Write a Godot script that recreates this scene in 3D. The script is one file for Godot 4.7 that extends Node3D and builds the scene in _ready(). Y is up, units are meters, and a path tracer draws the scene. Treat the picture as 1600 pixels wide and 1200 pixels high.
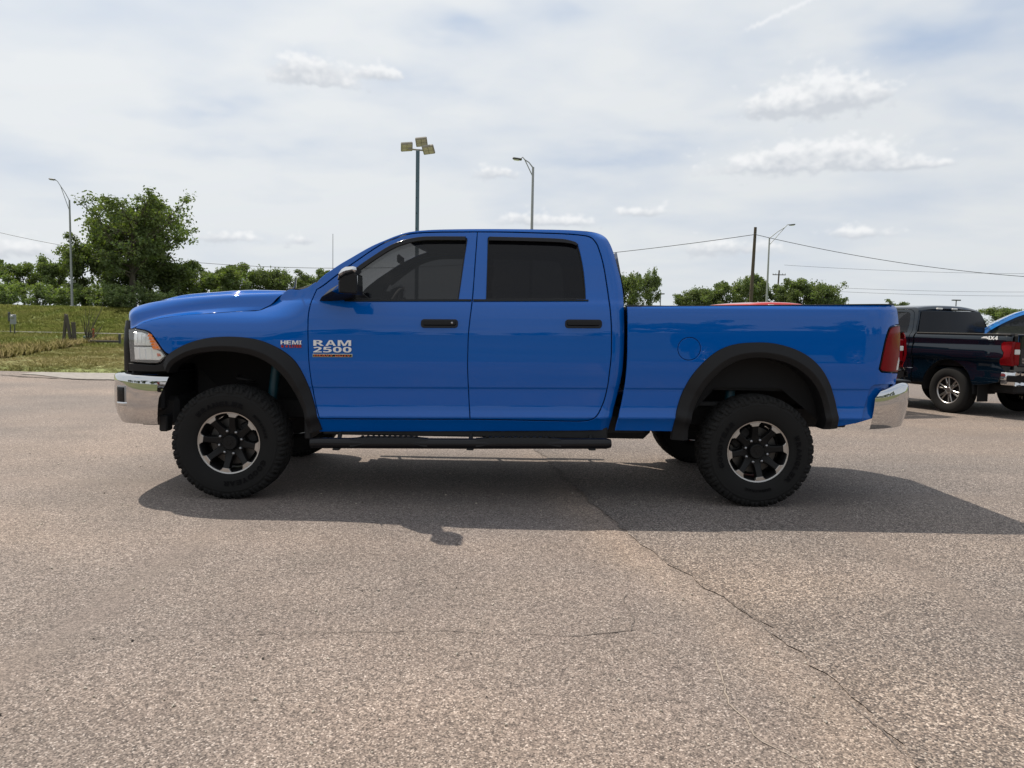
extends Node3D

# ---------------------------------------------------------------- outlines of the blue pickup, metres in its own side plane
const RK := 0.014   # the truck stands tail-high by this slope
const P_DOOR_F := [Vector2(0.608, 1.496), Vector2(0.580, 1.416), Vector2(0.566, 1.325), Vector2(0.565, 1.236), Vector2(0.567, 1.101), Vector2(0.572, 0.984), Vector2(0.593, 0.806), Vector2(0.622, 0.655), Vector2(0.649, 0.582), Vector2(0.921, 0.582), Vector2(1.330, 0.582), Vector2(1.714, 0.583), Vector2(1.705, 0.696), Vector2(1.699, 0.792), Vector2(1.691, 0.948), Vector2(1.691, 1.061), Vector2(1.694, 1.196), Vector2(1.715, 1.427), Vector2(1.728, 1.695), Vector2(1.738, 1.925), Vector2(1.524, 1.922), Vector2(1.459, 1.921), Vector2(1.288, 1.912), Vector2(1.201, 1.894), Vector2(1.156, 1.876), Vector2(1.066, 1.837), Vector2(0.978, 1.779), Vector2(0.890, 1.713), Vector2(0.803, 1.647), Vector2(0.716, 1.577), Vector2(0.652, 1.524)]
const P_DOOR_R := [Vector2(1.738, 1.925), Vector2(1.728, 1.695), Vector2(1.715, 1.427), Vector2(1.694, 1.196), Vector2(1.691, 1.061), Vector2(1.691, 0.948), Vector2(1.699, 0.792), Vector2(1.705, 0.696), Vector2(1.714, 0.583), Vector2(2.104, 0.577), Vector2(2.470, 0.571), Vector2(2.552, 0.576), Vector2(2.591, 0.591), Vector2(2.618, 0.614), Vector2(2.642, 0.654), Vector2(2.668, 0.722), Vector2(2.687, 0.815), Vector2(2.698, 0.929), Vector2(2.706, 1.043), Vector2(2.704, 1.156), Vector2(2.701, 1.251), Vector2(2.691, 1.379), Vector2(2.677, 1.508), Vector2(2.647, 1.701), Vector2(2.612, 1.824), Vector2(2.594, 1.857), Vector2(2.567, 1.886), Vector2(2.528, 1.900), Vector2(2.397, 1.913), Vector2(2.134, 1.921), Vector2(1.943, 1.925)]
const P_WIN_F := [Vector2(0.876, 1.648), Vector2(1.003, 1.742), Vector2(1.118, 1.818), Vector2(1.203, 1.854), Vector2(1.290, 1.875), Vector2(1.375, 1.883), Vector2(1.651, 1.886), Vector2(1.665, 1.872), Vector2(1.664, 1.841), Vector2(1.650, 1.720), Vector2(1.630, 1.537), Vector2(1.617, 1.426), Vector2(1.271, 1.423), Vector2(0.810, 1.418), Vector2(0.802, 1.518)]
const P_WIN_R := [Vector2(1.815, 1.871), Vector2(1.814, 1.677), Vector2(1.812, 1.430), Vector2(2.179, 1.433), Vector2(2.522, 1.437), Vector2(2.520, 1.507), Vector2(2.508, 1.639), Vector2(2.491, 1.742), Vector2(2.470, 1.823), Vector2(2.455, 1.842), Vector2(2.441, 1.851), Vector2(2.353, 1.871), Vector2(2.134, 1.880), Vector2(1.837, 1.887), Vector2(1.818, 1.883)]
const P_CABSIDE := [Vector2(0.607, 1.549), Vector2(0.734, 1.661), Vector2(0.843, 1.732), Vector2(0.975, 1.813), Vector2(1.087, 1.866), Vector2(1.155, 1.895), Vector2(1.241, 1.922), Vector2(1.370, 1.938), Vector2(1.523, 1.945), Vector2(1.807, 1.950), Vector2(2.129, 1.950), Vector2(2.396, 1.946), Vector2(2.573, 1.934), Vector2(2.652, 1.918), Vector2(2.693, 1.877), Vector2(2.728, 1.796), Vector2(2.758, 1.678), Vector2(2.784, 1.571), Vector2(2.796, 1.475), Vector2(2.798, 1.387), Vector2(2.801, 1.202), Vector2(2.802, 1.089), Vector2(2.800, 1.021), Vector2(2.796, 0.930), Vector2(2.778, 0.815), Vector2(2.759, 0.723), Vector2(2.732, 0.610), Vector2(2.712, 0.500), Vector2(2.015, 0.493), Vector2(1.326, 0.488), Vector2(0.634, 0.484), Vector2(0.622, 0.655), Vector2(0.593, 0.806), Vector2(0.572, 0.984), Vector2(0.565, 1.236), Vector2(0.580, 1.416)]
const P_FENDER := [Vector2(-0.660, 1.236), Vector2(-0.586, 1.266), Vector2(-0.491, 1.287), Vector2(-0.358, 1.308), Vector2(-0.228, 1.320), Vector2(-0.118, 1.328), Vector2(0.080, 1.343), Vector2(0.196, 1.350), Vector2(0.271, 1.394), Vector2(0.312, 1.436), Vector2(0.362, 1.484), Vector2(0.403, 1.500), Vector2(0.469, 1.497), Vector2(0.537, 1.513), Vector2(0.591, 1.549), Vector2(0.604, 1.549), Vector2(0.628, 1.508), Vector2(0.608, 1.496), Vector2(0.580, 1.416), Vector2(0.566, 1.325), Vector2(0.565, 1.236), Vector2(0.567, 1.101), Vector2(0.572, 0.984), Vector2(0.593, 0.806), Vector2(0.622, 0.655), Vector2(0.648, 0.574), Vector2(0.633, 0.603), Vector2(0.573, 0.774), Vector2(0.514, 0.911), Vector2(0.453, 0.992), Vector2(0.381, 1.050), Vector2(0.269, 1.099), Vector2(0.157, 1.121), Vector2(-0.017, 1.130), Vector2(-0.134, 1.122), Vector2(-0.250, 1.092), Vector2(-0.345, 1.047), Vector2(-0.390, 1.024), Vector2(-0.443, 1.055), Vector2(-0.497, 1.127), Vector2(-0.548, 1.185), Vector2(-0.574, 1.198), Vector2(-0.617, 1.207), Vector2(-0.679, 1.215)]
const P_HEADLIGHT := [Vector2(-0.736, 1.206), Vector2(-0.678, 1.209), Vector2(-0.617, 1.202), Vector2(-0.579, 1.194), Vector2(-0.553, 1.178), Vector2(-0.498, 1.118), Vector2(-0.455, 1.055), Vector2(-0.428, 1.022), Vector2(-0.476, 0.979), Vector2(-0.525, 0.971), Vector2(-0.630, 0.973), Vector2(-0.720, 0.978), Vector2(-0.728, 1.092)]
const P_HEAD_TRIM := [Vector2(-0.732, 0.966), Vector2(-0.630, 0.962), Vector2(-0.516, 0.957), Vector2(-0.467, 0.967), Vector2(-0.418, 1.013), Vector2(-0.382, 1.006), Vector2(-0.417, 0.916), Vector2(-0.528, 0.912), Vector2(-0.730, 0.911)]
const P_AMBER := [Vector2(-0.568, 1.185), Vector2(-0.547, 1.176), Vector2(-0.469, 1.069), Vector2(-0.526, 1.067)]
const P_FLARE_F_OUT := [Vector2(-0.448, 0.961), Vector2(-0.423, 1.022), Vector2(-0.344, 1.079), Vector2(-0.250, 1.122), Vector2(-0.134, 1.151), Vector2(-0.017, 1.161), Vector2(0.101, 1.158), Vector2(0.220, 1.140), Vector2(0.336, 1.095), Vector2(0.430, 1.037), Vector2(0.493, 0.970), Vector2(0.554, 0.852), Vector2(0.598, 0.723), Vector2(0.639, 0.574), Vector2(0.658, 0.500)]
const P_FLARE_F_IN := [Vector2(-0.408, 0.902), Vector2(-0.383, 0.952), Vector2(-0.332, 0.993), Vector2(-0.247, 1.032), Vector2(-0.135, 1.053), Vector2(-0.000, 1.058), Vector2(0.139, 1.040), Vector2(0.242, 1.005), Vector2(0.326, 0.951), Vector2(0.401, 0.878), Vector2(0.456, 0.796), Vector2(0.501, 0.709), Vector2(0.536, 0.624), Vector2(0.556, 0.529), Vector2(0.560, 0.476)]
const P_BED := [Vector2(2.812, 1.386), Vector2(3.178, 1.391), Vector2(3.820, 1.399), Vector2(4.281, 1.405), Vector2(4.774, 1.413), Vector2(4.791, 1.396), Vector2(4.797, 1.349), Vector2(4.812, 1.273), Vector2(4.714, 1.257), Vector2(4.689, 1.234), Vector2(4.660, 1.143), Vector2(4.625, 0.951), Vector2(4.649, 0.927), Vector2(4.843, 0.912), Vector2(4.824, 0.833), Vector2(4.610, 0.838), Vector2(4.576, 0.822), Vector2(4.564, 0.771), Vector2(4.536, 0.651), Vector2(4.508, 0.568), Vector2(4.431, 0.548), Vector2(4.355, 0.535), Vector2(4.324, 0.660), Vector2(4.263, 0.788), Vector2(4.174, 0.899), Vector2(4.052, 0.999), Vector2(3.921, 1.058), Vector2(3.774, 1.084), Vector2(3.638, 1.075), Vector2(3.512, 1.038), Vector2(3.392, 0.969), Vector2(3.305, 0.877), Vector2(3.235, 0.757), Vector2(3.191, 0.633), Vector2(3.172, 0.494), Vector2(2.982, 0.496), Vector2(2.754, 0.499), Vector2(2.769, 0.597), Vector2(2.796, 0.723), Vector2(2.813, 0.861), Vector2(2.820, 1.021), Vector2(2.817, 1.202)]
const P_TAILLIGHT := [Vector2(4.831, 1.264), Vector2(4.773, 1.261), Vector2(4.721, 1.250), Vector2(4.696, 1.227), Vector2(4.666, 1.138), Vector2(4.633, 0.953), Vector2(4.654, 0.934), Vector2(4.842, 0.919), Vector2(4.857, 1.093)]
const P_FLARE_R_OUT := [Vector2(3.160, 0.436), Vector2(3.166, 0.504), Vector2(3.182, 0.633), Vector2(3.225, 0.784), Vector2(3.281, 0.895), Vector2(3.359, 0.992), Vector2(3.455, 1.074), Vector2(3.567, 1.122), Vector2(3.703, 1.138), Vector2(3.840, 1.135), Vector2(3.978, 1.104), Vector2(4.105, 1.045), Vector2(4.211, 0.950), Vector2(4.291, 0.817), Vector2(4.338, 0.673), Vector2(4.358, 0.523)]
const P_FLARE_R_IN := [Vector2(3.276, 0.436), Vector2(3.279, 0.524), Vector2(3.307, 0.656), Vector2(3.362, 0.785), Vector2(3.420, 0.868), Vector2(3.506, 0.953), Vector2(3.604, 1.006), Vector2(3.722, 1.030), Vector2(3.846, 1.021), Vector2(3.971, 0.985), Vector2(4.076, 0.922), Vector2(4.155, 0.844), Vector2(4.215, 0.742), Vector2(4.245, 0.637), Vector2(4.255, 0.528), Vector2(4.243, 0.518)]
const P_HANDLE_F := [Vector2(1.358, 1.289), Vector2(1.618, 1.231)]
const P_HANDLE_R := [Vector2(2.376, 1.293), Vector2(2.633, 1.233)]
const P_BELT_F := [Vector2(0.818, 1.428), Vector2(1.617, 1.434), Vector2(1.715, 1.435), Vector2(1.715, 1.419), Vector2(0.820, 1.412)]


var M := {}
var taken := {}
var rng := RandomNumberGenerator.new()
var lut := []
var truck: Node3D

func _ready():
	rng.seed = 77
	# ---- camera
	var cam := Camera3D.new()
	cam.name = "camera"
	add_child(cam)
	cam.position = Vector3(0, 1.289, 0)
	cam.rotation_degrees = Vector3(-4.555, 0, 1.1)
	cam.fov = 2.0 * rad_to_deg(atan(600.0 / 1180.0))
	cam.near = 0.05
	cam.far = 6000.0
	cam.current = true
	# ---- sky, exposure
	var we := WorldEnvironment.new()
	we.name = "world_environment"
	var env := Environment.new()
	env.background_mode = Environment.BG_SKY
	var sky := Sky.new()
	sky.sky_material = make_sky()
	env.sky = sky
	env.background_energy_multiplier = 1.0
	env.sky_rotation = Vector3(0, PI, 0)
	env.tonemap_mode = Environment.TONE_MAPPER_LINEAR
	env.tonemap_exposure = 1.0
	env.sdfgi_enabled = true
	env.ssao_enabled = true
	env.ssil_enabled = true
	we.environment = env
	add_child(we)
	# ---- sun
	var sun := DirectionalLight3D.new()
	sun.name = "sun"
	sun.light_energy = 1.6
	sun.light_color = Color(1.0, 0.955, 0.89)
	sun.light_angular_distance = 0.5
	sun.shadow_enabled = true
	sun.basis = Basis.looking_at(-sun_dir(), Vector3.UP)
	add_child(sun)
	make_materials()
	build_ground()
	build_blue_pickup()
	build_other_vehicles()
	build_poles()
	build_trees()
	build_lawn()

func sun_dir() -> Vector3:
	return Vector3(-0.73, 1.55, -0.70).normalized()

# ---------------------------------------------------------------- naming
func numbered(called: String) -> String:
	var k: int = taken.get(called, 0)
	taken[called] = k + 1
	return called if k == 0 else "%s_%03d" % [called, k]

func tag(o: Node, label: String, category: String, group := ""):
	o.set_meta("label", label)
	o.set_meta("category", category)
	if group:
		o.set_meta("group", group)

func thing(called: String, label: String, category: String, at := Vector3.ZERO, turn := 0.0, group := "") -> Node3D:
	var o := Node3D.new()
	o.name = numbered(called)
	add_child(o)
	o.position = at
	o.rotation.y = turn
	tag(o, label, category, group)
	return o

func holder(called: String, parent: Node3D, at := Vector3.ZERO) -> Node3D:
	var o := Node3D.new()
	var k := 0
	var want := called
	while parent.has_node(NodePath(want)):
		k += 1
		want = "%s_%03d" % [called, k]
	o.name = want
	parent.add_child(o)
	o.position = at
	return o

func part(called: String, mesh: Mesh, mat: Material, parent: Node3D = self) -> MeshInstance3D:
	var o := MeshInstance3D.new()
	o.mesh = mesh
	o.material_override = mat
	if parent == self:
		o.name = numbered(called)
		add_child(o)
	else:
		var k := 0
		var want := called
		while parent.has_node(NodePath(want)):
			k += 1
			want = "%s_%03d" % [called, k]
		o.name = want
		parent.add_child(o)
	return o

func struct(called: String, mesh: Mesh, mat: Material) -> MeshInstance3D:
	var o := part(called, mesh, mat)
	o.set_meta("kind", "structure")
	return o

# ---------------------------------------------------------------- mesh builder
class MB:
	var v := PackedVector3Array()
	var n := PackedVector3Array()
	var u := PackedVector2Array()
	var c := PackedColorArray()
	var ix := PackedInt32Array()
	var xf := Transform3D()
	var col := Color.WHITE
	var colored := false

	func add(p: Vector3, nn: Vector3, uv := Vector2.ZERO) -> int:
		v.append(xf * p)
		n.append((xf.basis * nn).normalized())
		u.append(uv)
		if colored:
			c.append(col)
		return v.size() - 1

	func tri(a: int, b: int, d: int):
		var g := (v[d] - v[a]).cross(v[b] - v[a])
		if g.dot(n[a] + n[b] + n[d]) < 0.0:
			ix.append_array([a, d, b])
		else:
			ix.append_array([a, b, d])

	func quad(a: int, b: int, d: int, e: int):
		tri(a, b, d)
		tri(a, d, e)

	func face(pts: Array, out := Vector3.ZERO):
		var nn: Vector3 = (pts[2] - pts[0]).cross(pts[1] - pts[0]).normalized()
		if out != Vector3.ZERO and nn.dot(out) < 0.0:
			nn = -nn
		var f := []
		for p in pts:
			f.append(add(p, nn, Vector2(p.x + p.z, p.y)))
		for k in range(1, pts.size() - 1):
			tri(f[0], f[k], f[k + 1])

	# rows of points, smooth normals
	func grid(rows: Array, close := false, uvs := Vector2(1, 1)):
		var h: int = rows.size()
		var w: int = rows[0].size()
		var nn := []
		for i in h:
			var r := PackedVector3Array()
			r.resize(w)
			nn.append(r)
		for i in h - 1:
			for j in (w if close else w - 1):
				var k := (j + 1) % w
				var a: Vector3 = rows[i][j]
				var b: Vector3 = rows[i][k]
				var d: Vector3 = rows[i + 1][k]
				var e: Vector3 = rows[i + 1][j]
				var g := (d - a).cross(e - b)
				nn[i][j] += g
				nn[i][k] += g
				nn[i + 1][k] += g
				nn[i + 1][j] += g
		var base := v.size()
		var extra := 1 if close else 0
		for i in h:
			for j in w + extra:
				var jj := j % w
				var q: Vector3 = nn[i][jj]
				add(rows[i][jj], q.normalized() if q.length() > 1e-12 else Vector3.UP, Vector2(float(j) / w * uvs.x, float(i) / h * uvs.y))
		var ww := w + extra
		for i in h - 1:
			for j in ww - 1:
				var a := base + i * ww + j
				quad(a, a + 1, a + ww + 1, a + ww)

	func box(at: Vector3, size: Vector3, b := 0.004, basis := Basis()):
		var h := size / 2.0
		b = minf(b, minf(h.x, minf(h.y, h.z)) * 0.8)
		var cor := {}
		for sx in [-1, 1]:
			for sy in [-1, 1]:
				for sz in [-1, 1]:
					var s := Vector3(sx, sy, sz)
					for ax in 3:
						var p := (h - Vector3.ONE * b) * s
						p[ax] = h[ax] * s[ax]
						cor[[sx, sy, sz, ax]] = at + basis * p
					face([cor[[sx, sy, sz, 0]], cor[[sx, sy, sz, 1]], cor[[sx, sy, sz, 2]]], basis * s)
		for ax in 3:
			var b1 := (ax + 1) % 3
			var c1 := (ax + 2) % 3
			for s in [-1, 1]:
				var f := []
				for q in [[-1, -1], [1, -1], [1, 1], [-1, 1]]:
					var k := [0, 0, 0, ax]
					k[ax] = s
					k[b1] = q[0]
					k[c1] = q[1]
					f.append(cor[k])
				var o := Vector3.ZERO
				o[ax] = s
				face(f, basis * o)
			for s1 in [-1, 1]:
				for s2 in [-1, 1]:
					var f2 := []
					for e in [[-1, b1], [1, b1], [1, c1], [-1, c1]]:
						var k2 := [0, 0, 0, e[1]]
						k2[ax] = e[0]
						k2[b1] = s1
						k2[c1] = s2
						f2.append(cor[k2])
					var o2 := Vector3.ZERO
					o2[b1] = s1
					o2[c1] = s2
					face(f2, basis * o2)

	func tube(path: Array, radii: Array, sides := 8, caps := true):
		var rows := []
		var t0: Vector3 = (path[1] - path[0]).normalized()
		var up := Vector3.UP if absf(t0.y) < 0.9 else Vector3.RIGHT
		var a := t0.cross(up).normalized()
		for i in path.size():
			var t: Vector3 = (path[mini(i + 1, path.size() - 1)] - path[maxi(i - 1, 0)]).normalized()
			a = (a - t * a.dot(t)).normalized()
			var b := t.cross(a)
			var r: float = radii[mini(i, radii.size() - 1)]
			var row := PackedVector3Array()
			for k in sides:
				var an := TAU * k / sides
				row.append(path[i] + (a * cos(an) + b * sin(an)) * r)
			rows.append(row)
		grid(rows, true, Vector2(1, path.size()))
		if caps:
			face(Array(rows[0]), path[0] - path[1])
			face(Array(rows[-1]), path[-1] - path[-2])

	# profile of (radius, along z) turned round the z axis
	func lathe(prof: Array, sides := 48, at := Vector3.ZERO):
		var rows := []
		for p in prof:
			var row := PackedVector3Array()
			for k in sides:
				var an := TAU * k / sides
				row.append(at + Vector3(cos(an) * p.x, sin(an) * p.x, p.y))
			rows.append(row)
		grid(rows, true)

	# outline in the xy plane, pushed along z, edges chamfered by b
	func prism(poly: PackedVector2Array, z0: float, z1: float, b := 0.003):
		var q := poly
		if Geometry2D.is_polygon_clockwise(q):
			q = q.duplicate()
			q.reverse()
		var m := q.size()
		var ins := PackedVector2Array()
		var nor := PackedVector2Array()
		for i in m:
			var e0 := (q[i] - q[(i + m - 1) % m]).normalized()
			var e1 := (q[(i + 1) % m] - q[i]).normalized()
			var nn := (Vector2(e0.y, -e0.x) + Vector2(e1.y, -e1.x)).normalized()
			nor.append(nn)
			ins.append(q[i] - nn * b)
		var tris := Geometry2D.triangulate_polygon(ins)
		for s in [[z1, 1.0], [z0, -1.0]]:
			var f := []
			for p in ins:
				f.append(add(Vector3(p.x, p.y, s[0]), Vector3(0, 0, s[1]), p))
			for k in range(0, tris.size(), 3):
				tri(f[tris[k]], f[tris[k + 1]], f[tris[k + 2]])
		var dz := b * signf(z1 - z0)
		for i in m:
			var j := (i + 1) % m
			var e := (q[j] - q[i]).normalized()
			var o := Vector3(e.y, -e.x, 0)
			face([Vector3(q[i].x, q[i].y, z0 + dz), Vector3(q[j].x, q[j].y, z0 + dz), Vector3(q[j].x, q[j].y, z1 - dz), Vector3(q[i].x, q[i].y, z1 - dz)], o)
			face([Vector3(q[i].x, q[i].y, z1 - dz), Vector3(q[j].x, q[j].y, z1 - dz), Vector3(ins[j].x, ins[j].y, z1), Vector3(ins[i].x, ins[i].y, z1)], o + Vector3(0, 0, signf(z1 - z0)))
			face([Vector3(q[i].x, q[i].y, z0 + dz), Vector3(q[j].x, q[j].y, z0 + dz), Vector3(ins[j].x, ins[j].y, z0), Vector3(ins[i].x, ins[i].y, z0)], o - Vector3(0, 0, signf(z1 - z0)))

	func mesh() -> ArrayMesh:
		var a := []
		a.resize(Mesh.ARRAY_MAX)
		a[Mesh.ARRAY_VERTEX] = v
		a[Mesh.ARRAY_NORMAL] = n
		a[Mesh.ARRAY_TEX_UV] = u
		if colored:
			a[Mesh.ARRAY_COLOR] = c
		a[Mesh.ARRAY_INDEX] = ix
		var m := ArrayMesh.new()
		m.add_surface_from_arrays(Mesh.PRIMITIVE_TRIANGLES, a)
		return m

# ---------------------------------------------------------------- curves
func pchip(xs: Array, ys: Array, x: float) -> float:
	var k := xs.size()
	if x <= xs[0]:
		return ys[0]
	if x >= xs[k - 1]:
		return ys[k - 1]
	var i := 0
	while i < k - 2 and x >= xs[i + 1]:
		i += 1
	var m := [0.0, 0.0]
	for e in 2:
		var j := i + e
		if j == 0:
			m[e] = (ys[1] - ys[0]) / (xs[1] - xs[0])
		elif j == k - 1:
			m[e] = (ys[k - 1] - ys[k - 2]) / (xs[k - 1] - xs[k - 2])
		else:
			var a: float = (ys[j] - ys[j - 1]) / (xs[j] - xs[j - 1])
			var b: float = (ys[j + 1] - ys[j]) / (xs[j + 1] - xs[j])
			m[e] = 0.0 if a * b <= 0.0 else 2.0 * a * b / (a + b)
	var h: float = xs[i + 1] - xs[i]
	var t: float = (x - xs[i]) / h
	return (2 * t * t * t - 3 * t * t + 1) * ys[i] + (t * t * t - 2 * t * t + t) * h * m[0] + (-2 * t * t * t + 3 * t * t) * ys[i + 1] + (t * t * t - t * t) * h * m[1]

func table(xs: Array, ys: Array) -> PackedFloat32Array:
	var t := PackedFloat32Array()
	for i in 901:
		t.append(pchip(xs, ys, 0.30 + i * 0.002))
	return t

func look(t: PackedFloat32Array, q: float) -> float:
	var f := clampf((q - 0.30) / 0.002, 0.0, 899.0)
	var i := int(f)
	return lerpf(t[i], t[i + 1], f - i)

func make_tables():
	# 0 cab, 1 front wing, 2 bed, 3 x of the back of the cab, 4 plain pickup side
	lut.append(table([.44, .50, .545, .575, .592, .60, .606, .645, .68, .78, .802, .808, .83, 1.0, 1.18, 1.28, 1.36, 1.40, 1.425, 1.44, 1.70, 1.90, 1.945, 1.97, 1.99], [.925, .945, .962, .978, .990, .993, .990, .974, .969, .968, .970, .975, .977, .986, .986, .978, .962, .948, .932, .924, .842, .768, .745, .715, .66]))
	lut.append(table([.44, .50, .545, .575, .592, .60, .606, .645, .68, .78, .802, .808, .83, 1.0, 1.13, 1.19, 1.24, 1.29, 1.33, 1.37, 1.42], [.925, .945, .962, .978, .990, .993, .990, .974, .969, .968, .970, .975, .977, .986, .986, .982, .968, .940, .900, .850, .78]))
	lut.append(table([.44, .50, .545, .575, .592, .60, .606, .645, .68, .78, .802, .808, .83, 1.0, 1.20, 1.30, 1.345, 1.375, 1.395, 1.41], [.925, .945, .962, .978, .990, .993, .990, .974, .969, .968, .970, .975, .977, .986, .987, .983, .977, .968, .950, .93]))
	lut.append(table([.50, .61, .72, .815, .93, 1.09, 1.387, 1.475, 1.571, 1.678, 1.796, 1.877, 1.93], [2.712, 2.732, 2.759, 2.778, 2.796, 2.802, 2.798, 2.796, 2.784, 2.758, 2.728, 2.693, 2.62]))
	lut.append(table([.40, .52, .60, .66, .80, .93, .99, 1.03, 1.15, 1.22, 1.26, 1.30, 1.345, 1.37, 1.40, 1.70, 1.82, 1.86, 1.88], [.90, .95, .965, .962, .950, .962, .985, .990, .975, .955, .958, .962, .950, .93, .90, .79, .735, .70, .66]))

# half-width of the body at x, q
func S(mode: int, x: float, q: float) -> float:
	if mode == 0:
		var w := smoothstep(0.15, 0.62, x)
		var z := lerpf(look(lut[1], q), look(lut[0], q), w)
		if x < -0.35:
			var d := (-0.35 - x) / 0.45
			z -= d * d * 0.13
		if x > 2.5:
			var e := clampf((x - look(lut[3], q) + 0.09) / 0.09, 0.0, 1.2)
			z -= e * e * 0.045
		return z
	if mode == 1:
		var z1 := look(lut[2], q)
		if x > 4.55:
			var d1 := (x - 4.55) / 0.2
			z1 -= d1 * d1 * 0.075
		return z1
	var z2 := look(lut[4], q)
	if x > 1.02:
		var d2 := (x - 1.02) / 0.2
		z2 -= d2 * d2 * 0.06
	if x < -3.9:
		var d3 := (-3.9 - x) / 0.5
		z2 -= d3 * d3 * 0.16
	if x < -2.9 and q > 1.1:
		z2 -= smoothstep(1.12, 1.34, q) * 0.12 * smoothstep(-2.9, -3.1, x)
	return z2

func pt(mode: int, x: float, q: float, off: float, side: float) -> Vector3:
	return Vector3(x, q + (RK * x if mode < 2 else 0.0), side * (S(mode, x, q) - off))

func nrm(mode: int, x: float, q: float, side: float) -> Vector3:
	var e := 0.004
	var dx := (S(mode, x + e, q) - S(mode, x - e, q)) / (2 * e)
	var dq := (S(mode, x, q + e) - S(mode, x, q - e)) / (2 * e)
	return Vector3(-dx, -dq, side).normalized() if side > 0 else Vector3(-dx, -dq, -1).normalized()

# rounds an outline where it bends gently, keeps its corners
func smooth(p: Array, closed := true, sub := 4, limit := 38.0) -> PackedVector2Array:
	var m := p.size()
	var out := PackedVector2Array()
	var corner := []
	for i in m:
		if not closed and (i == 0 or i == m - 1):
			corner.append(true)
			continue
		var a: Vector2 = p[i] - p[(i + m - 1) % m]
		var b: Vector2 = p[(i + 1) % m] - p[i]
		corner.append(absf(rad_to_deg(a.angle_to(b))) > limit)
	for i in (m if closed else m - 1):
		var j := (i + 1) % m
		var a: Vector2 = p[i]
		var b: Vector2 = p[j]
		var len := a.distance_to(b)
		var ta := (b - a) if corner[i] else ((p[j] - p[(i + m - 1) % m]) as Vector2).normalized() * len
		var tb := (b - a) if corner[j] else ((p[(j + 1) % m] - p[i]) as Vector2).normalized() * len
		for k in sub:
			var t := float(k) / sub
			out.append((2 * t * t * t - 3 * t * t + 1) * a + (t * t * t - 2 * t * t + t) * ta + (-2 * t * t * t + 3 * t * t) * b + (t * t * t - t * t) * tb)
	if not closed:
		out.append(p[m - 1])
	return out

func shifted(loop: PackedVector2Array, by: float) -> PackedVector2Array:
	# loop is anticlockwise; by > 0 moves inwards
	var out := PackedVector2Array()
	var m := loop.size()
	for i in m:
		var e0 := (loop[i] - loop[(i + m - 1) % m]).normalized()
		var e1 := (loop[(i + 1) % m] - loop[i]).normalized()
		var nn := (Vector2(e0.y, -e0.x) + Vector2(e1.y, -e1.x)).normalized()
		out.append(loop[i] - nn * by)
	return out

func ccw(p: PackedVector2Array) -> PackedVector2Array:
	var q := PackedVector2Array()
	for a in p:
		if q.is_empty() or q[q.size() - 1].distance_to(a) > 0.0012:
			q.append(a)
	if q[0].distance_to(q[q.size() - 1]) < 0.0012:
		q.remove_at(q.size() - 1)
	if Geometry2D.is_polygon_clockwise(q):
		q.reverse()
	return q

# a pressed sheet: outline and openings laid on the body's surface, edges turned in
func panel(mb: MB, poly: PackedVector2Array, holes: Array, mode: int, side: float, off := 0.0, dx := 0.10, dy := 0.02, gap := 0.0025, deep := 0.018):
	var loops := []
	var outer := ccw(poly)
	outer = shifted(outer, gap)
	loops.append([outer, shifted(outer, 0.003), 1.0])
	var fill_holes := []
	for h in holes:
		var hl := ccw(h)
		var wide := shifted(hl, -0.003)
		fill_holes.append(wide)
		loops.append([hl, wide, -1.0])
	var fill: PackedVector2Array = loops[0][1]
	var lo := fill[0]
	var hi := fill[0]
	for p in fill:
		lo = lo.min(p)
		hi = hi.max(p)
	var x0 := floorf(lo.x / dx) * dx
	while x0 < hi.x:
		var y0 := floorf(lo.y / dy) * dy
		while y0 < hi.y:
			var cell := PackedVector2Array([Vector2(x0, y0), Vector2(x0 + dx, y0), Vector2(x0 + dx, y0 + dy), Vector2(x0, y0 + dy)])
			var pieces: Array = Geometry2D.intersect_polygons(fill, cell)
			for h in fill_holes:
				var next := []
				for pc in pieces:
					next.append_array(Geometry2D.clip_polygons(pc, h))
				pieces = next
			for pc in pieces:
				var tr := Geometry2D.triangulate_polygon(pc)
				var f := []
				for p in pc:
					f.append(mb.add(pt(mode, p.x, p.y, off, side), nrm(mode, p.x, p.y, side), p))
				for k in range(0, tr.size(), 3):
					mb.tri(f[tr[k]], f[tr[k + 1]], f[tr[k + 2]])
			y0 += dy
		x0 += dx
	for l in loops:
		var a: PackedVector2Array = l[0]
		var b: PackedVector2Array = l[1]
		var m := a.size()
		for i in m:
			var j := (i + 1) % m
			var e := (a[j] - a[i]).normalized()
			var o2: Vector2 = Vector2(e.y, -e.x) * l[2]
			var o := Vector3(o2.x, o2.y, 0)
			var s3 := Vector3(0, 0, side)
			var f := [mb.add(pt(mode, b[i].x, b[i].y, off, side), (o * 0.35 + s3).normalized()), mb.add(pt(mode, b[j].x, b[j].y, off, side), (o * 0.35 + s3).normalized()),
				mb.add(pt(mode, a[j].x, a[j].y, off + 0.003, side), (o + s3 * 0.5).normalized()), mb.add(pt(mode, a[i].x, a[i].y, off + 0.003, side), (o + s3 * 0.5).normalized())]
			mb.quad(f[0], f[1], f[2], f[3])
			mb.face([pt(mode, a[i].x, a[i].y, off + 0.003, side), pt(mode, a[j].x, a[j].y, off + 0.003, side), pt(mode, a[j].x, a[j].y, off + deep, side), pt(mode, a[i].x, a[i].y, off + deep, side)], o)

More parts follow.
